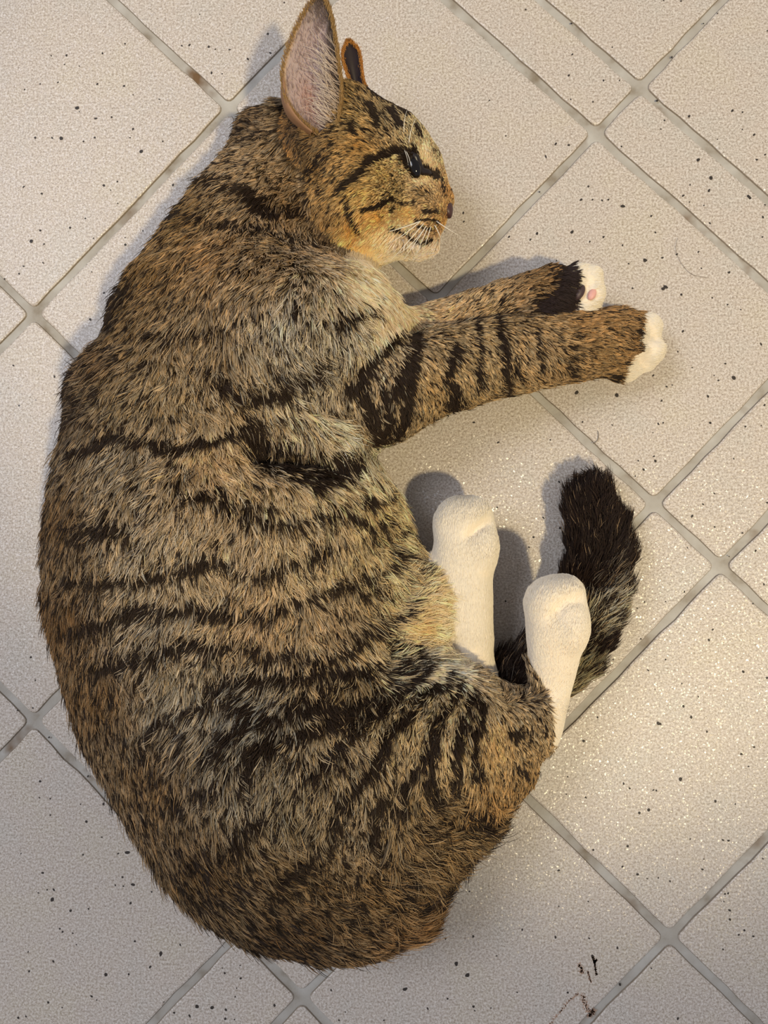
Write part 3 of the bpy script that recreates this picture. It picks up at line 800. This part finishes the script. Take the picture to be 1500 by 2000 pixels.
# root sampling: triangle soup of the visible hide
T = np.concatenate([BQ[:, [0, 1, 2]], BQ[:, [0, 2, 3]]])
A, B_, C_ = BV[T[:, 0]], BV[T[:, 1]], BV[T[:, 2]]
area = np.linalg.norm(np.cross(B_ - A, C_ - A), axis=1) / 2
tz = BN[T[:, 0], 2]; cz = A[:, 2]
tt = body_tag[T[:, 0]]
LEN = np.array([.0092, .0052, .0056, .0052, .0072, .0042, .0145])      # hair length by body region
DEN = np.array([1.0, 1.9, 1.5, 1.6, 1.25, 1.9, 1.7])
wgt = area * DEN[tt] * np.where(tz < -0.25, 0.12, 1.0) * np.where(cz < 0.003, 0.0, 1.0)
wgt *= np.where(bw[T[:, 0]], 1.6, 1.0)
NH = 520000
ti = rng.choice(len(T), NH, p=wgt / wgt.sum())
u, v = rng.random(NH), rng.random(NH)
m = u + v > 1; u[m], v[m] = 1 - u[m], 1 - v[m]
P = A[ti] + u[:, None] * (B_[ti] - A[ti]) + v[:, None] * (C_[ti] - A[ti])
N = BN[T[ti, 0]] * (1 - u - v)[:, None] + BN[T[ti, 1]] * u[:, None] + BN[T[ti, 2]] * v[:, None]
N /= np.linalg.norm(N, axis=1, keepdims=True)
tg = tags_of(P)
px, py, colr, dark, mk, wh, fl = coat(P, tg)
# keep bare skin around eye, nose leather, pads
bare = (np.hypot(px - 806, (py - 318) * .6) < 8) & (tg == 1)
bare |= (np.hypot(px - 1130, py - 570) < 15) & (tg == 3) | (np.hypot(px - 1157, py - 574) < 10) & (tg == 3) | (np.hypot(px - 1108, py - 612) < 9) & (tg == 3)
bare |= in_poly(px, py, [(556, 130), (562, 190), (585, 225), (615, 252), (648, 250), (662, 200), (660, 120)]) & (tg == 1) & (N[:, 2] > .2)
keep = ~bare
P, N, tg, px, py, colr, dark, mk, wh, fl = [q[keep] for q in (P, N, tg, px, py, colr, dark, mk, wh, fl)]
n = len(P)
D0 = np.concatenate([fl, np.zeros((n, 1))], 1)
# locks: low-frequency turning of the lie
ang = (noise3(P, 80, 5) - .5) * 1.0 + (noise3(P, 240, 6) - .5) * 1.0 + rng.normal(0, .20, n)
ang *= np.where((tg == 0) | (tg == 6) | (tg == 4), 1.0, .5)
ang[wh] *= .4
ca_, sa_ = np.cos(ang), np.sin(ang)
D0 = np.stack([D0[:, 0] * ca_ - D0[:, 1] * sa_, D0[:, 0] * sa_ + D0[:, 1] * ca_, D0[:, 2]], 1)
D = D0 - (D0 * N).sum(1)[:, None] * N
# on steep sides let the hair follow the contour instead of vanishing
D /= np.linalg.norm(D, axis=1, keepdims=True) + 1e-6
Ln = LEN[tg] * (0.72 + .5 * rng.random(n)) * (0.85 + .3 * noise3(P, 60, 7))
Ln[wh] = .0040 * (.7 + .5 * rng.random(wh.sum()))
Ln[(tg == 4) & (px > 960)] *= .62
Ln[(tg == 1) & (px > 730)] *= .62
Ln[(tg == 1) & (px > 780)] *= .72
Ln[(tg == 1) & (px > 840)] *= .7
Ln[(tg == 0) & (py < 480)] *= .8
Ln[(tg == 1) & (px > 500) & (px < 600) & (py < 330)] *= .6
fringe = (tg == 0) & (px > 700) & (py > 880) & (py < 1300)
Ln[fringe] *= 1.25
rumpf = (tg == 0) & (px > 760) & (py > 1600)
Ln[rumpf] *= 1.5
Ln[(tg == 1) & (py > 455)] *= 1.5
swirl = (np.hypot(px - 640, py - 830) < 75)
Ln[swirl] *= 1.35
lift = (0.32 + .22 * rng.random(n) + (noise3(P, 150, 8) - .5) * .5)
guard = (rng.random(n) < .03) & ((tg == 0) | (tg == 4) | (tg == 2))
Ln = np.where(guard, Ln * 1.18, Ln)
lift = np.where(guard, lift * 1.35, lift)
lift = np.where(wh, .14 + .08 * rng.random(n), lift)
lift = np.where((tg == 1) | (tg == 2) | (tg == 3), lift * .75, lift)
lift = np.where(tg == 6, lift * 1.5 + .1, lift)
K = 5
s = np.linspace(0, 1, K)
bend = rng.normal(0, .10, (n, 1)) * np.where(wh, .3, 1)[:, None]
side = np.cross(N, D)
pts = P[:, None, :] + Ln[:, None, None] * (
    D[:, None, :] * (s * (1 - .12 * s))[None, :, None] +
    N[:, None, :] * (lift[:, None] * (1.15 * s - .55 * s * s))[:, :, None] +
    side[:, None, :] * (bend * s * s)[:, :, None])
# gather the hairs into small locks around guide hairs
from mathutils.kdtree import KDTree
NG = 150000
gi = rng.choice(n, NG, replace=False)
kd = KDTree(NG)
for q, i in enumerate(gi): kd.insert(P[i], q)
kd.balance()
gof = np.fromiter((kd.find(p)[1] for p in P.tolist()), int, n)
gh = gi[gof]
same = ~guard & (tg[gh] == tg) & (wh[gh] == wh)
cl = np.where(same, .72, 0) * np.where(wh, .35, 1.0) * np.where(tg == 1, .7, 1.0)
cs = (s ** 1.1)[None, :, None] * cl[:, None, None]
pts = pts * (1 - cs) + pts[gh] * cs
pts[:, :, 2] = np.maximum(pts[:, :, 2], 0.0006 + .0006 * rng.random((n, 1)))
r0 = np.where(wh, .00016, .00013) * (.8 + .4 * rng.random(n))
r0 = np.where(tg == 1, r0 * .8, r0)
rad = r0[:, None] * np.array([1, 1, .95, .75, .25])[None, :]
# agouti banding: dark undercoat, pale band, tip pale or black
zg = rng.random(n)[gh]
z = zg * .72 + rng.random(n) * .28
dk = np.clip(dark * 1.15 + (noise3(P, 420, 9) - .5) * .5, 0, 1)
pd = np.clip(dk * .74 + mk * np.where((tg == 0) | (tg == 4), .78, np.where(tg == 2, .85, .95)), 0, np.where(tg == 1, .985, .90))
pd = np.where(tg == 6, np.clip(dk * 1.0, 0, .985), pd)
pd = pd * np.clip((dark - .08) / .14 + (mk > .25), 0, 1)
isd = z < pd
bright = (.66 + 1.15 * rng.random(n)[gh] ** 1.4 * .9 + .25 * rng.random(n)) * (.84 + .32 * noise3(P, 300, 10))
colr = np.where((tg == 1)[:, None], np.clip(colr * 1.12, 0, 1), colr)
lightc = colr * bright[:, None]
shift = rng.normal(0, .07, (n, 1))
lightc = np.clip(lightc * (1 + shift * np.array([1, 0, -1.5])), 0, 1)
und = colr * (.22 - .12 * dark[:, None]) * np.array([1, .9, .78]) + BLACK * .25
darkc = np.where((tg == 6)[:, None], lin((46, 32, 24)), lin((50, 37, 26))) * (.6 + .7 * rng.random((n, 1)))
cp = np.zeros((n, K, 3))
band = np.array([.0, .12, .75, 1.0, 1.0])
cp[:] = und[:, None, :] * (1 - band)[None, :, None] + lightc[:, None, :] * band[None, :, None]
tipd = (rng.random(n) < .22 + .3 * mk) & ~isd
cp[tipd, 4] = darkc[tipd]; cp[tipd, 3] = cp[tipd, 3] * .55 + darkc[tipd] * .45
cp[isd] = darkc[isd][:, None, :] * np.array([.8, .9, 1, 1.1, 1.3])[None, :, None]
gold = (tg == 1) & (dark < .12) & ~isd
cp[gold, :2] = colr[gold][:, None, :] * .8
cream = (dark < np.where(tg == 1, .07, .13)) & ~wh & ~isd
cp[cream] = np.maximum(cp[cream], colr[cream][:, None, :] * np.array([.8, .95, 1.0, 1.05, 1.1])[None, :, None] * (.85 + .25 * rng.random((int(cream.sum()), 1, 1))))
wcol = lin((253, 243, 224)) * (.93 + .07 * rng.random((n, 1)))
cp[wh] = wcol[wh][:, None, :]
pale = (tg == 6) & (rng.random(n) < .035)
cp[pale] = lin((170, 140, 105))
DARKPATCH = (tg == 3) & (mk > .6)
cp[DARKPATCH] = (lin((52, 40, 38)) * (.6 + .8 * rng.random((n, 1))))[DARKPATCH][:, None, :]
names = ['torso_fur', 'head_fur', 'foreleg_fur', 'foreleg_fur', 'hind_leg_fur', 'hind_leg_fur', 'tail_fur']
labs = ['brown tabby coat of the torso with blurred dark stripes', 'golden brown tabby fur of the head', 'striped tabby fur of the outstretched upper foreleg',
        'tan fur of the lower foreleg with a dark wrist patch', 'striped tabby fur of the upper hind leg', None, 'dark bushy tail fur with a black tip']
for k in range(7):
    for white in (False, True):
        m = (tg == k) & (wh == white)
        if m.sum() < 20: continue
        nm = names[k] if not white else 'paw_fur'
        lb = labs[k] if not white else {2: 'white fur tipping the outstretched forepaw', 3: 'white fur of the upturned forepaw', 4: 'white sock of the upper hind foot', 5: 'white sock of the lower hind foot'}.get(k)
        fur_object(nm, pts[m], rad[m], cp[m], cat, lb)


# ------------------------------------------------------------------ ears
M_EARV = bpy.data.materials.new('ear_skin')
M_EARV.use_nodes = True
nt = M_EARV.node_tree
an = node(nt, 'ShaderNodeAttribute', attribute_name='Col')
nt.links.new(an.outputs['Color'], nt.nodes['Principled BSDF'].inputs['Base Color'])
nt.nodes['Principled BSDF'].inputs['Roughness'].default_value = 0.6
nt.nodes['Principled BSDF'].inputs['Subsurface Weight'].default_value = 0.25
nt.nodes['Principled BSDF'].inputs['Subsurface Radius'].default_value = (0.003, 0.0012, 0.0006)


def w3(pts):
    a = catmull(pts, 8, False)
    return at(a[:, 0], a[:, 1], a[:, 2] / 100)


def ear(left, right, deep, inner, outer, rim, name='ear', bulge=0.35):
    L_, R_ = w3(left), w3(right)
    nv = len(L_); nu = 17
    V = []; Cc = []
    u = np.linspace(0, 1, nu)
    for k in range(nv):
        f = k / (nv - 1)
        mid = (L_[k] + R_[k]) / 2
        ctrl = mid + np.array(deep) * math.sin(math.pi * min(1, (1 - f) * .62 + .0)) * 1.0
        row = ((1 - u) ** 2)[:, None] * L_[k] + (2 * u * (1 - u))[:, None] * ctrl + (u ** 2)[:, None] * R_[k]
        V.append(row)
    V = np.array(V)
    du = np.gradient(V, axis=1); dv = np.gradient(V, axis=0)
    Nn = np.cross(du, dv); Nn /= np.linalg.norm(Nn, axis=2, keepdims=True) + 1e-9
    if (Nn[..., 2].mean()) < 0: Nn = -Nn
    th = 0.0009
    inn, out = V.reshape(-1, 3), (V - Nn * th).reshape(-1, 3)
    n0 = nv * nu
    F = []
    for k in range(nv - 1):
        for j in range(nu - 1):
            a = k * nu + j
            F.append((a, a + 1, a + nu + 1, a + nu)); F.append((n0 + a, n0 + a + nu, n0 + a + nu + 1, n0 + a + 1))
        for j in (0, nu - 1):
            a, b = k * nu + j, (k + 1) * nu + j
            F.append((a, b, n0 + b, n0 + a))
    o = mesh_obj(name, np.concatenate([inn, out]), F, M_EARV, cat)
    uu = np.tile(u, nv); vv = np.repeat(np.linspace(0, 1, nv), nu)
    ci = lin(inner(uu, vv))
    edge = np.clip(1 - np.minimum(uu, 1 - uu) / .05, 0, 1)[:, None]
    ci = ci * (1 - edge) + lin(rim) * edge
    co = np.tile(lin(outer), (n0, 1))
    a = o.data.color_attributes.new('Col', 'FLOAT_COLOR', 'POINT')
    cc = np.concatenate([np.concatenate([ci, co]), np.ones((2 * n0, 1))], 1)
    a.data.foreach_set('color', cc.astype(np.float32).ravel())
    return o, V, Nn


def strands(root, direc, nrm, length, lift, c_root, c_tip, r=.00012, curl=.12, name='ear_fur', parent=None, label=None):
    m = len(root); s5 = np.linspace(0, 1, 5)
    d = direc / (np.linalg.norm(direc, axis=1, keepdims=True) + 1e-9)
    sd = np.cross(nrm, d)
    bn = rng.normal(0, curl, (m, 1))
    length = np.broadcast_to(length, (m,)); lift = np.broadcast_to(lift, (m,))
    p = root[:, None] + length[:, None, None] * (d[:, None] * s5[None, :, None] + nrm[:, None] * (lift[:, None] * (1.2 * s5 - .6 * s5 ** 2))[:, :, None] + sd[:, None] * (bn * s5 * s5)[:, :, None])
    rad_ = np.tile(np.array([1, 1, .9, .7, .25]) * r, (m, 1))
    cr, ct = np.broadcast_to(c_root, (m, 3)), np.broadcast_to(c_tip, (m, 3))
    cc = cr[:, None] * (1 - s5)[None, :, None] + ct[:, None] * s5[None, :, None]
    o = fur_object(name, p, rad_, cc * (.8 + .4 * rng.random((m, 1, 1))), cat, label)
    if parent is not None:
        o.parent = parent
        o.matrix_parent_inverse = Matrix.Translation(cat.location)
    return o


def inner_near(u, v):
    base = np.array([168, 146, 140.]); dk_ = np.array([70, 58, 46.]); c = np.tile(base, (len(u), 1))
    w = np.clip((u - .62) * 3.2, 0, 1) * np.clip(1.2 - np.abs(v - .5) * 1.2, 0, 1)
    w = np.maximum(w, np.clip((v - .72) * 3, 0, 1) * .8)
    c = c * (1 - w[:, None]) + dk_ * w[:, None]
    red = (np.exp(-((u - .35) ** 2 / .02 + (v - .38) ** 2 / .012)) + np.exp(-((u - .5) ** 2 / .03 + (v - .14) ** 2 / .008))) * .5
    return c * (1 - red[:, None]) + np.array([168, 112, 88.]) * red[:, None]


near, NV, NN = ear([(622, 262, 6.5), (592, 240, 6.7), (562, 200, 7.0), (552, 140, 7.4), (572, 72, 7.9), (600, 18, 8.2), (626, -8, 8.4)],
                   [(652, 262, 6.9), (662, 225, 7.2), (667, 180, 7.5), (662, 130, 7.8), (655, 80, 8.0), (645, 30, 8.25), (628, -8, 8.4)],
                   (0.004, -0.004, -0.013), inner_near, (112, 84, 52), (196, 160, 108))
near['label'] = 'upright near ear, pinkish grey inside with a tan rim'
far, FV, FN = ear([(690, 170, 3.3), (679, 145, 3.5), (671, 118, 3.8), (671, 98, 4.0), (680, 84, 4.1)],
                  [(716, 175, 3.1), (708, 150, 3.3), (705, 122, 3.6), (700, 98, 3.9), (684, 83, 4.1)],
                  (0.0, -0.002, -0.012), lambda u, v: np.tile(np.array([48, 38, 44.]), (len(u), 1)), (190, 130, 60), (205, 140, 70))
far['label'] = 'far ear showing only its dark hollow and orange rim'


def ear_furs(V, Nn, ob, light, darkc_, nrim, rl=1.0):
    nv, nu = V.shape[:2]
    tipdir = V[-1].mean(0) - V[0].mean(0); tipdir /= np.linalg.norm(tipdir)
    R_, D_, N_ = [], [], []
    for j, sgn in ((0, -1), (nu - 1, 1)):
        k = rng.random(nrim) * (nv - 1.01); a = k.astype(int); f = (k - a)[:, None]
        p = V[a, j] * (1 - f) + V[a + 1, j] * f
        acr = V[a, nu - 1] - V[a, 0]; acr /= np.linalg.norm(acr, axis=1, keepdims=True) + 1e-9
        R_.append(p + rng.normal(0, .0004, p.shape)); D_.append(tipdir + sgn * acr * .35 + rng.normal(0, .12, p.shape)); N_.append(Nn[a, j])
    R_, D_, N_ = map(np.concatenate, (R_, D_, N_))
    strands(R_, D_, N_, rng.uniform(.0009, .0020, len(R_)) * rl, .15, lin(light) * .7, lin(light), .00010, .1, 'rim_fur', ob)
    # back of the ear
    m = nrim * 4
    a = (rng.random(m) * (nv - 1.01)).astype(int); b = (rng.random(m) * (nu - 1.01)).astype(int); f, g_ = rng.random((m, 1)), rng.random((m, 1))
    p = V[a, b] * (1 - f) * (1 - g_) + V[a + 1, b] * f * (1 - g_) + V[a, b + 1] * (1 - f) * g_ + V[a + 1, b + 1] * f * g_
    nn = -Nn[a, b]
    strands(p + nn * .0009, np.tile(tipdir, (m, 1)) + rng.normal(0, .15, p.shape), nn, rng.uniform(.0016, .0035, m) * rl, .18, lin(darkc_) * .6, lin(light) * .7, .00012, .1, 'ear_back_fur', ob)


ear_furs(NV, NN, near, (182, 146, 92), (110, 80, 48), 1500)
ear_furs(FV, FN, far, (208, 146, 72), (140, 95, 50), 500, .6)
# pale tufts that reach over the hollow from the front edge
m = 240
nv, nu = NV.shape[:2]
k = rng.beta(1.4, 2.0, m) * (nv - 2) * .75; a = k.astype(int)
jj = rng.integers(nu - 5, nu, m)
acr = NV[a, 0] - NV[a, nu - 1]; acr /= np.linalg.norm(acr, axis=1, keepdims=True)
up_ = NV[-1].mean(0) - NV[0].mean(0); up_ /= np.linalg.norm(up_)
strands(NV[a, jj], acr * .75 + up_ * .8 + rng.normal(0, .22, (m, 3)), NN[a, jj], rng.uniform(.006, .014, m), .35, lin((190, 165, 140)), lin((236, 222, 204)), .00011, .3, 'ear_tuft', near, 'white hair tufts inside the near ear')
# downy hair on the inside
m = 2600
a = (rng.random(m) * (nv - 1.01)).astype(int); b2 = (rng.random(m) * (nu - 1.01)).astype(int)
cc = lin(inner_near(b2 / (nu - 1), a / (nv - 1)))
strands(NV[a, b2] + rng.normal(0, .0003, (m, 3)), up_ + rng.normal(0, .3, (m, 3)), NN[a, b2], rng.uniform(.0015, .003, m), .3, cc * .8, np.minimum(cc * 1.25, 1), .00007, .2, 'ear_down', near)
# small folded pocket at the rear edge of the near ear
pk = w3([(552, 150, 7.1), (548, 185, 6.6), (558, 222, 6.4), (580, 248, 6.3), (606, 264, 6.4)])
pe = w3([(556, 158, 7.4), (560, 190, 7.1), (574, 218, 7.0), (592, 240, 6.9), (614, 258, 6.7)])
V = []; F = []
for k in range(len(pk)):
    for t in (0, .33, .66, 1):
        q = pk[k] * (1 - t) + pe[k] * t; V.append(q + np.array([0, 0, .0022 * math.sin(math.pi * t)]))
    for t in (1, .66, .33, 0):
        q = pk[k] * (1 - t) + pe[k] * t; V.append(q + np.array([0, 0, .0022 * math.sin(math.pi * t) - .0009]))
for k in range(len(pk) - 1):
    for j in range(8):
        a, b2 = k * 8 + j, k * 8 + (j + 1) % 8
        F.append((a, b2, b2 + 8, a + 8))
fold = mesh_obj('ear_fold', V, F, mat('ear_fold_skin', (150, 110, 76), .7), cat)
fold.parent = near
fold.matrix_parent_inverse = Matrix.Identity(4)


# ------------------------------------------------------------------ eye, nose, whiskers, pads
def blob(name, c, r, ang, m_, parent, tilt=0.0, nu=24, nv=14, shape=None):
    V, F = [], []
    a = -math.radians(ang)
    Rm = np.array(Matrix.Rotation(a, 3, 'Z') @ Matrix.Rotation(tilt, 3, 'Y'))
    for i in range(nv + 1):
        th = math.pi * i / nv
        for j in range(nu):
            ph = 2 * math.pi * j / nu
            q = np.array([math.sin(th) * math.cos(ph), math.sin(th) * math.sin(ph), math.cos(th)])
            if shape: q = shape(q)
            V.append(c + Rm @ (q * np.array(r)))
    for i in range(nv):
        for j in range(nu):
            a_, b_ = i * nu + j, i * nu + (j + 1) % nu
            F.append((a_, a_ + nu, b_ + nu, b_))
    return mesh_obj(name, V, F, m_, parent)


def tube(name, P_, r, m_, parent, n=6):
    P_ = np.asarray(P_); V, F = [], []
    r = np.broadcast_to(r, (len(P_),))
    T_ = np.gradient(P_, axis=0); T_ /= np.linalg.norm(T_, axis=1, keepdims=True) + 1e-12
    for k in range(len(P_)):
        u_ = np.cross(T_[k], [0.1, 0.2, 1.0]); u_ /= np.linalg.norm(u_); v_ = np.cross(T_[k], u_)
        for j in range(n):
            a = 2 * math.pi * j / n
            V.append(P_[k] + r[k] * (math.cos(a) * u_ + math.sin(a) * v_))
    for k in range(len(P_) - 1):
        for j in range(n):
            a, b_ = k * n + j, k * n + (j + 1) % n
            F.append((a, b_, b_ + n, a + n))
    F.append(tuple(range(n))[::-1]); F.append(tuple(range(len(V) - n, len(V))))
    return mesh_obj(name, V, F, m_, parent)


M_EYE = mat('dark_wet_eye', (14, 10, 10), 0.10, 0.45)
M_LID = mat('black_eyelid', (30, 22, 22), 0.35)
M_NOSE = mat('dark_nose_leather', (74, 48, 46), 0.42)
M_PAD = mat('dark_paw_pad', (66, 48, 50), 0.5)
M_PINK = mat('pink_paw_pad', (224, 168, 156), 0.5, sub=0.2)
M_WHISK = mat('white_whisker', (240, 232, 214), 0.35)
pe_ = surf(806, 318)
eye = blob('eye', pe_ + np.array([0, 0, -.0022]), (.0064, .0034, .0034), 68, M_EYE, cat)
eye['label'] = 'half-closed glossy dark eye'
lid = []
for k in range(22):
    a = 2 * math.pi * k / 21
    x, y = 22 * math.cos(a), 9.5 * math.sin(a) * (1 - .25 * math.cos(a))
    ca2, sa2 = math.cos(math.radians(68)), math.sin(math.radians(68))
    q = surf(806 + x * ca2 - y * sa2, 318 + x * sa2 + y * ca2)
    lid.append((q[0], q[1], max(q[2], pe_[2] - .003) * .5 + pe_[2] * .5))
lido = tube('eyelid', lid, .0009, M_LID, cat)


def nose_shape(q):
    q = q.copy()
    q[1] *= 1.0 - .45 * q[0]
    return q


cor = [surf(*q) for q in ((802, 296), (811, 306), (817, 322), (822, 334), (834, 336), (848, 342))]
lid2 = tube('eye_corner', np.array(cor) - [0, 0, .0002], np.array([.0010, .0017, .0020, .0022, .0017, .0005]), M_LID, cat, 8)
lid2['label'] = 'black skin at the inner corner of the eye'
nose = blob('nose', surf(871, 402) + np.array([.0004, -.0010, -.0030]), (.0040, .0034, .0036), 62, M_NOSE, cat, shape=nose_shape)
nose['label'] = 'small dark brown nose'
for k, (a, b_, c_) in enumerate([((826, 428), (775, 452), (698, 466)), ((830, 432), (800, 470), (760, 512)), ((836, 434), (815, 470), (785, 512)), ((843, 436), (836, 462), (826, 492)), ((838, 436), (826, 468), (812, 498)),
                                 ((848, 436), (856, 452), (866, 476)), ((822, 430), (790, 460), (752, 480)), ((852, 430), (872, 446), (900, 462)), ((832, 440), (800, 488), (772, 498))]):
    p0 = surf(*a) - np.array([0, 0, .001])
    h0 = p0[2]
    p1 = at(*b_, min(h0 + .006, .075)); p2 = at(*c_, max(h0 - .002, .012))
    ts = np.linspace(0, 1, 12)[:, None]
    tube('whisker', (1 - ts) ** 2 * p0 + 2 * ts * (1 - ts) * p1 + ts ** 2 * p2, np.linspace(.00024, .00005, 12), M_WHISK, cat, 5)
for a, b_, c_ in [((788, 288), (794, 300), (797, 318)), ((790, 270), (786, 240), (795, 215)), ((798, 282), (800, 255), (812, 232)), ((792, 292), (800, 306), (803, 326))]:
    p0 = surf(*a) - np.array([0, 0, .0008]); p1 = at(*b_, p0[2] + .004); p2 = at(*c_, p0[2] + .0055)
    ts = np.linspace(0, 1, 10)[:, None]
    tube('eyebrow_whisker', (1 - ts) ** 2 * p0 + 2 * ts * (1 - ts) * p1 + ts ** 2 * p2, np.linspace(.0002, .00005, 10), M_WHISK, cat, 5)
for (x, y), r, ang_, mm, dz in [((1131, 570), (.0042, .0026, .0026), -62, M_PAD, 0), ((1108, 612), (.0034, .0022, .0026), -20, M_PAD, 0), ((1157, 574), (.0030, .0019, .0014), -62, M_PINK, 0)]:
    c = surf(x, y)
    o = blob('paw_pad', c + np.array([0, 0, -.0006]), r, ang_, mm, cat)
    o['label'] = 'pink toe pad' if mm is M_PINK else 'dark paw pad'

# ------------------------------------------------------------------ small marks on the floor
M_RUST = mat('rust_mark', (182, 146, 120), .7)
M_RUSTD = mat('dark_dried_mark', (104, 80, 58), .7)


def smear(name, lines, m_, label, per=1.3):
    V, F = [], []
    for pts_, w in lines:
        c = catmull(pts_, 8, False)
        for (x, y) in c:
            for _ in range(int(per * w) + 1):
                X, Y = x + random.gauss(0, w * .42), y + random.gauss(0, w * .42)
                p = at(X, Y, .00010); k0 = len(V); r = random.uniform(.5, 1.5) / 3735
                for j in range(5):
                    a = j * 1.2566 + random.random() * .5
                    V.append((p[0] + r * math.cos(a), p[1] + r * math.sin(a), p[2]))
                F.append(tuple(range(k0, k0 + 5)))
    o = mesh_obj(name, V, F, m_, None, False)
    return tag(o, label, 'stain')


smear('rust_stain', [([(1075, 1999), (1095, 1975), (1112, 1955), (1130, 1940)], 3.5), ([(1138, 1945), (1143, 1960), (1150, 1975)], 6), ([(1150, 1985), (1156, 1978), (1160, 1972)], 6)], M_RUST, 'rust-coloured smear at the edge of the tile below the cat', 1.0)
smear('rust_streak', [([(1131, 1884), (1136, 1892), (1137, 1900)], 4), ([(1148, 1898), (1151, 1908), (1154, 1918)], 2.0)], M_RUST, 'two short reddish-brown streaks above the rust smear')
smear('dried_drip', [([(1157, 1868), (1160, 1876), (1162, 1886), (1165, 1904)], 2.6), ([(1165, 1874), (1162, 1880)], 2)], M_RUSTD, 'thin dark brown drip mark beside the reddish streaks', 2.2)
M_LOOSE = mat('shed_hair', (70, 56, 42), .5)
for name, q, lb in (('shed_hair', [(1168, 842), (1169, 852), (1166, 861), (1158, 867)], 'short dark shed hair curled across the grout line below the foreleg'),
                    ('shed_hair', [(1324, 464), (1320, 488), (1332, 516), (1352, 536), (1380, 542)], 'fine curved shed hair on the tile right of the forepaws')):
    c = catmull(q, 6, False)
    o = tube(name, at(c[:, 0], c[:, 1], .0006 + 0 * c[:, 0]), .00013 if 'short' in lb else .00007, M_LOOSE, None, 5)
    tag(o, lb, 'hair')

print('hairs', n, 'body verts', len(BV))
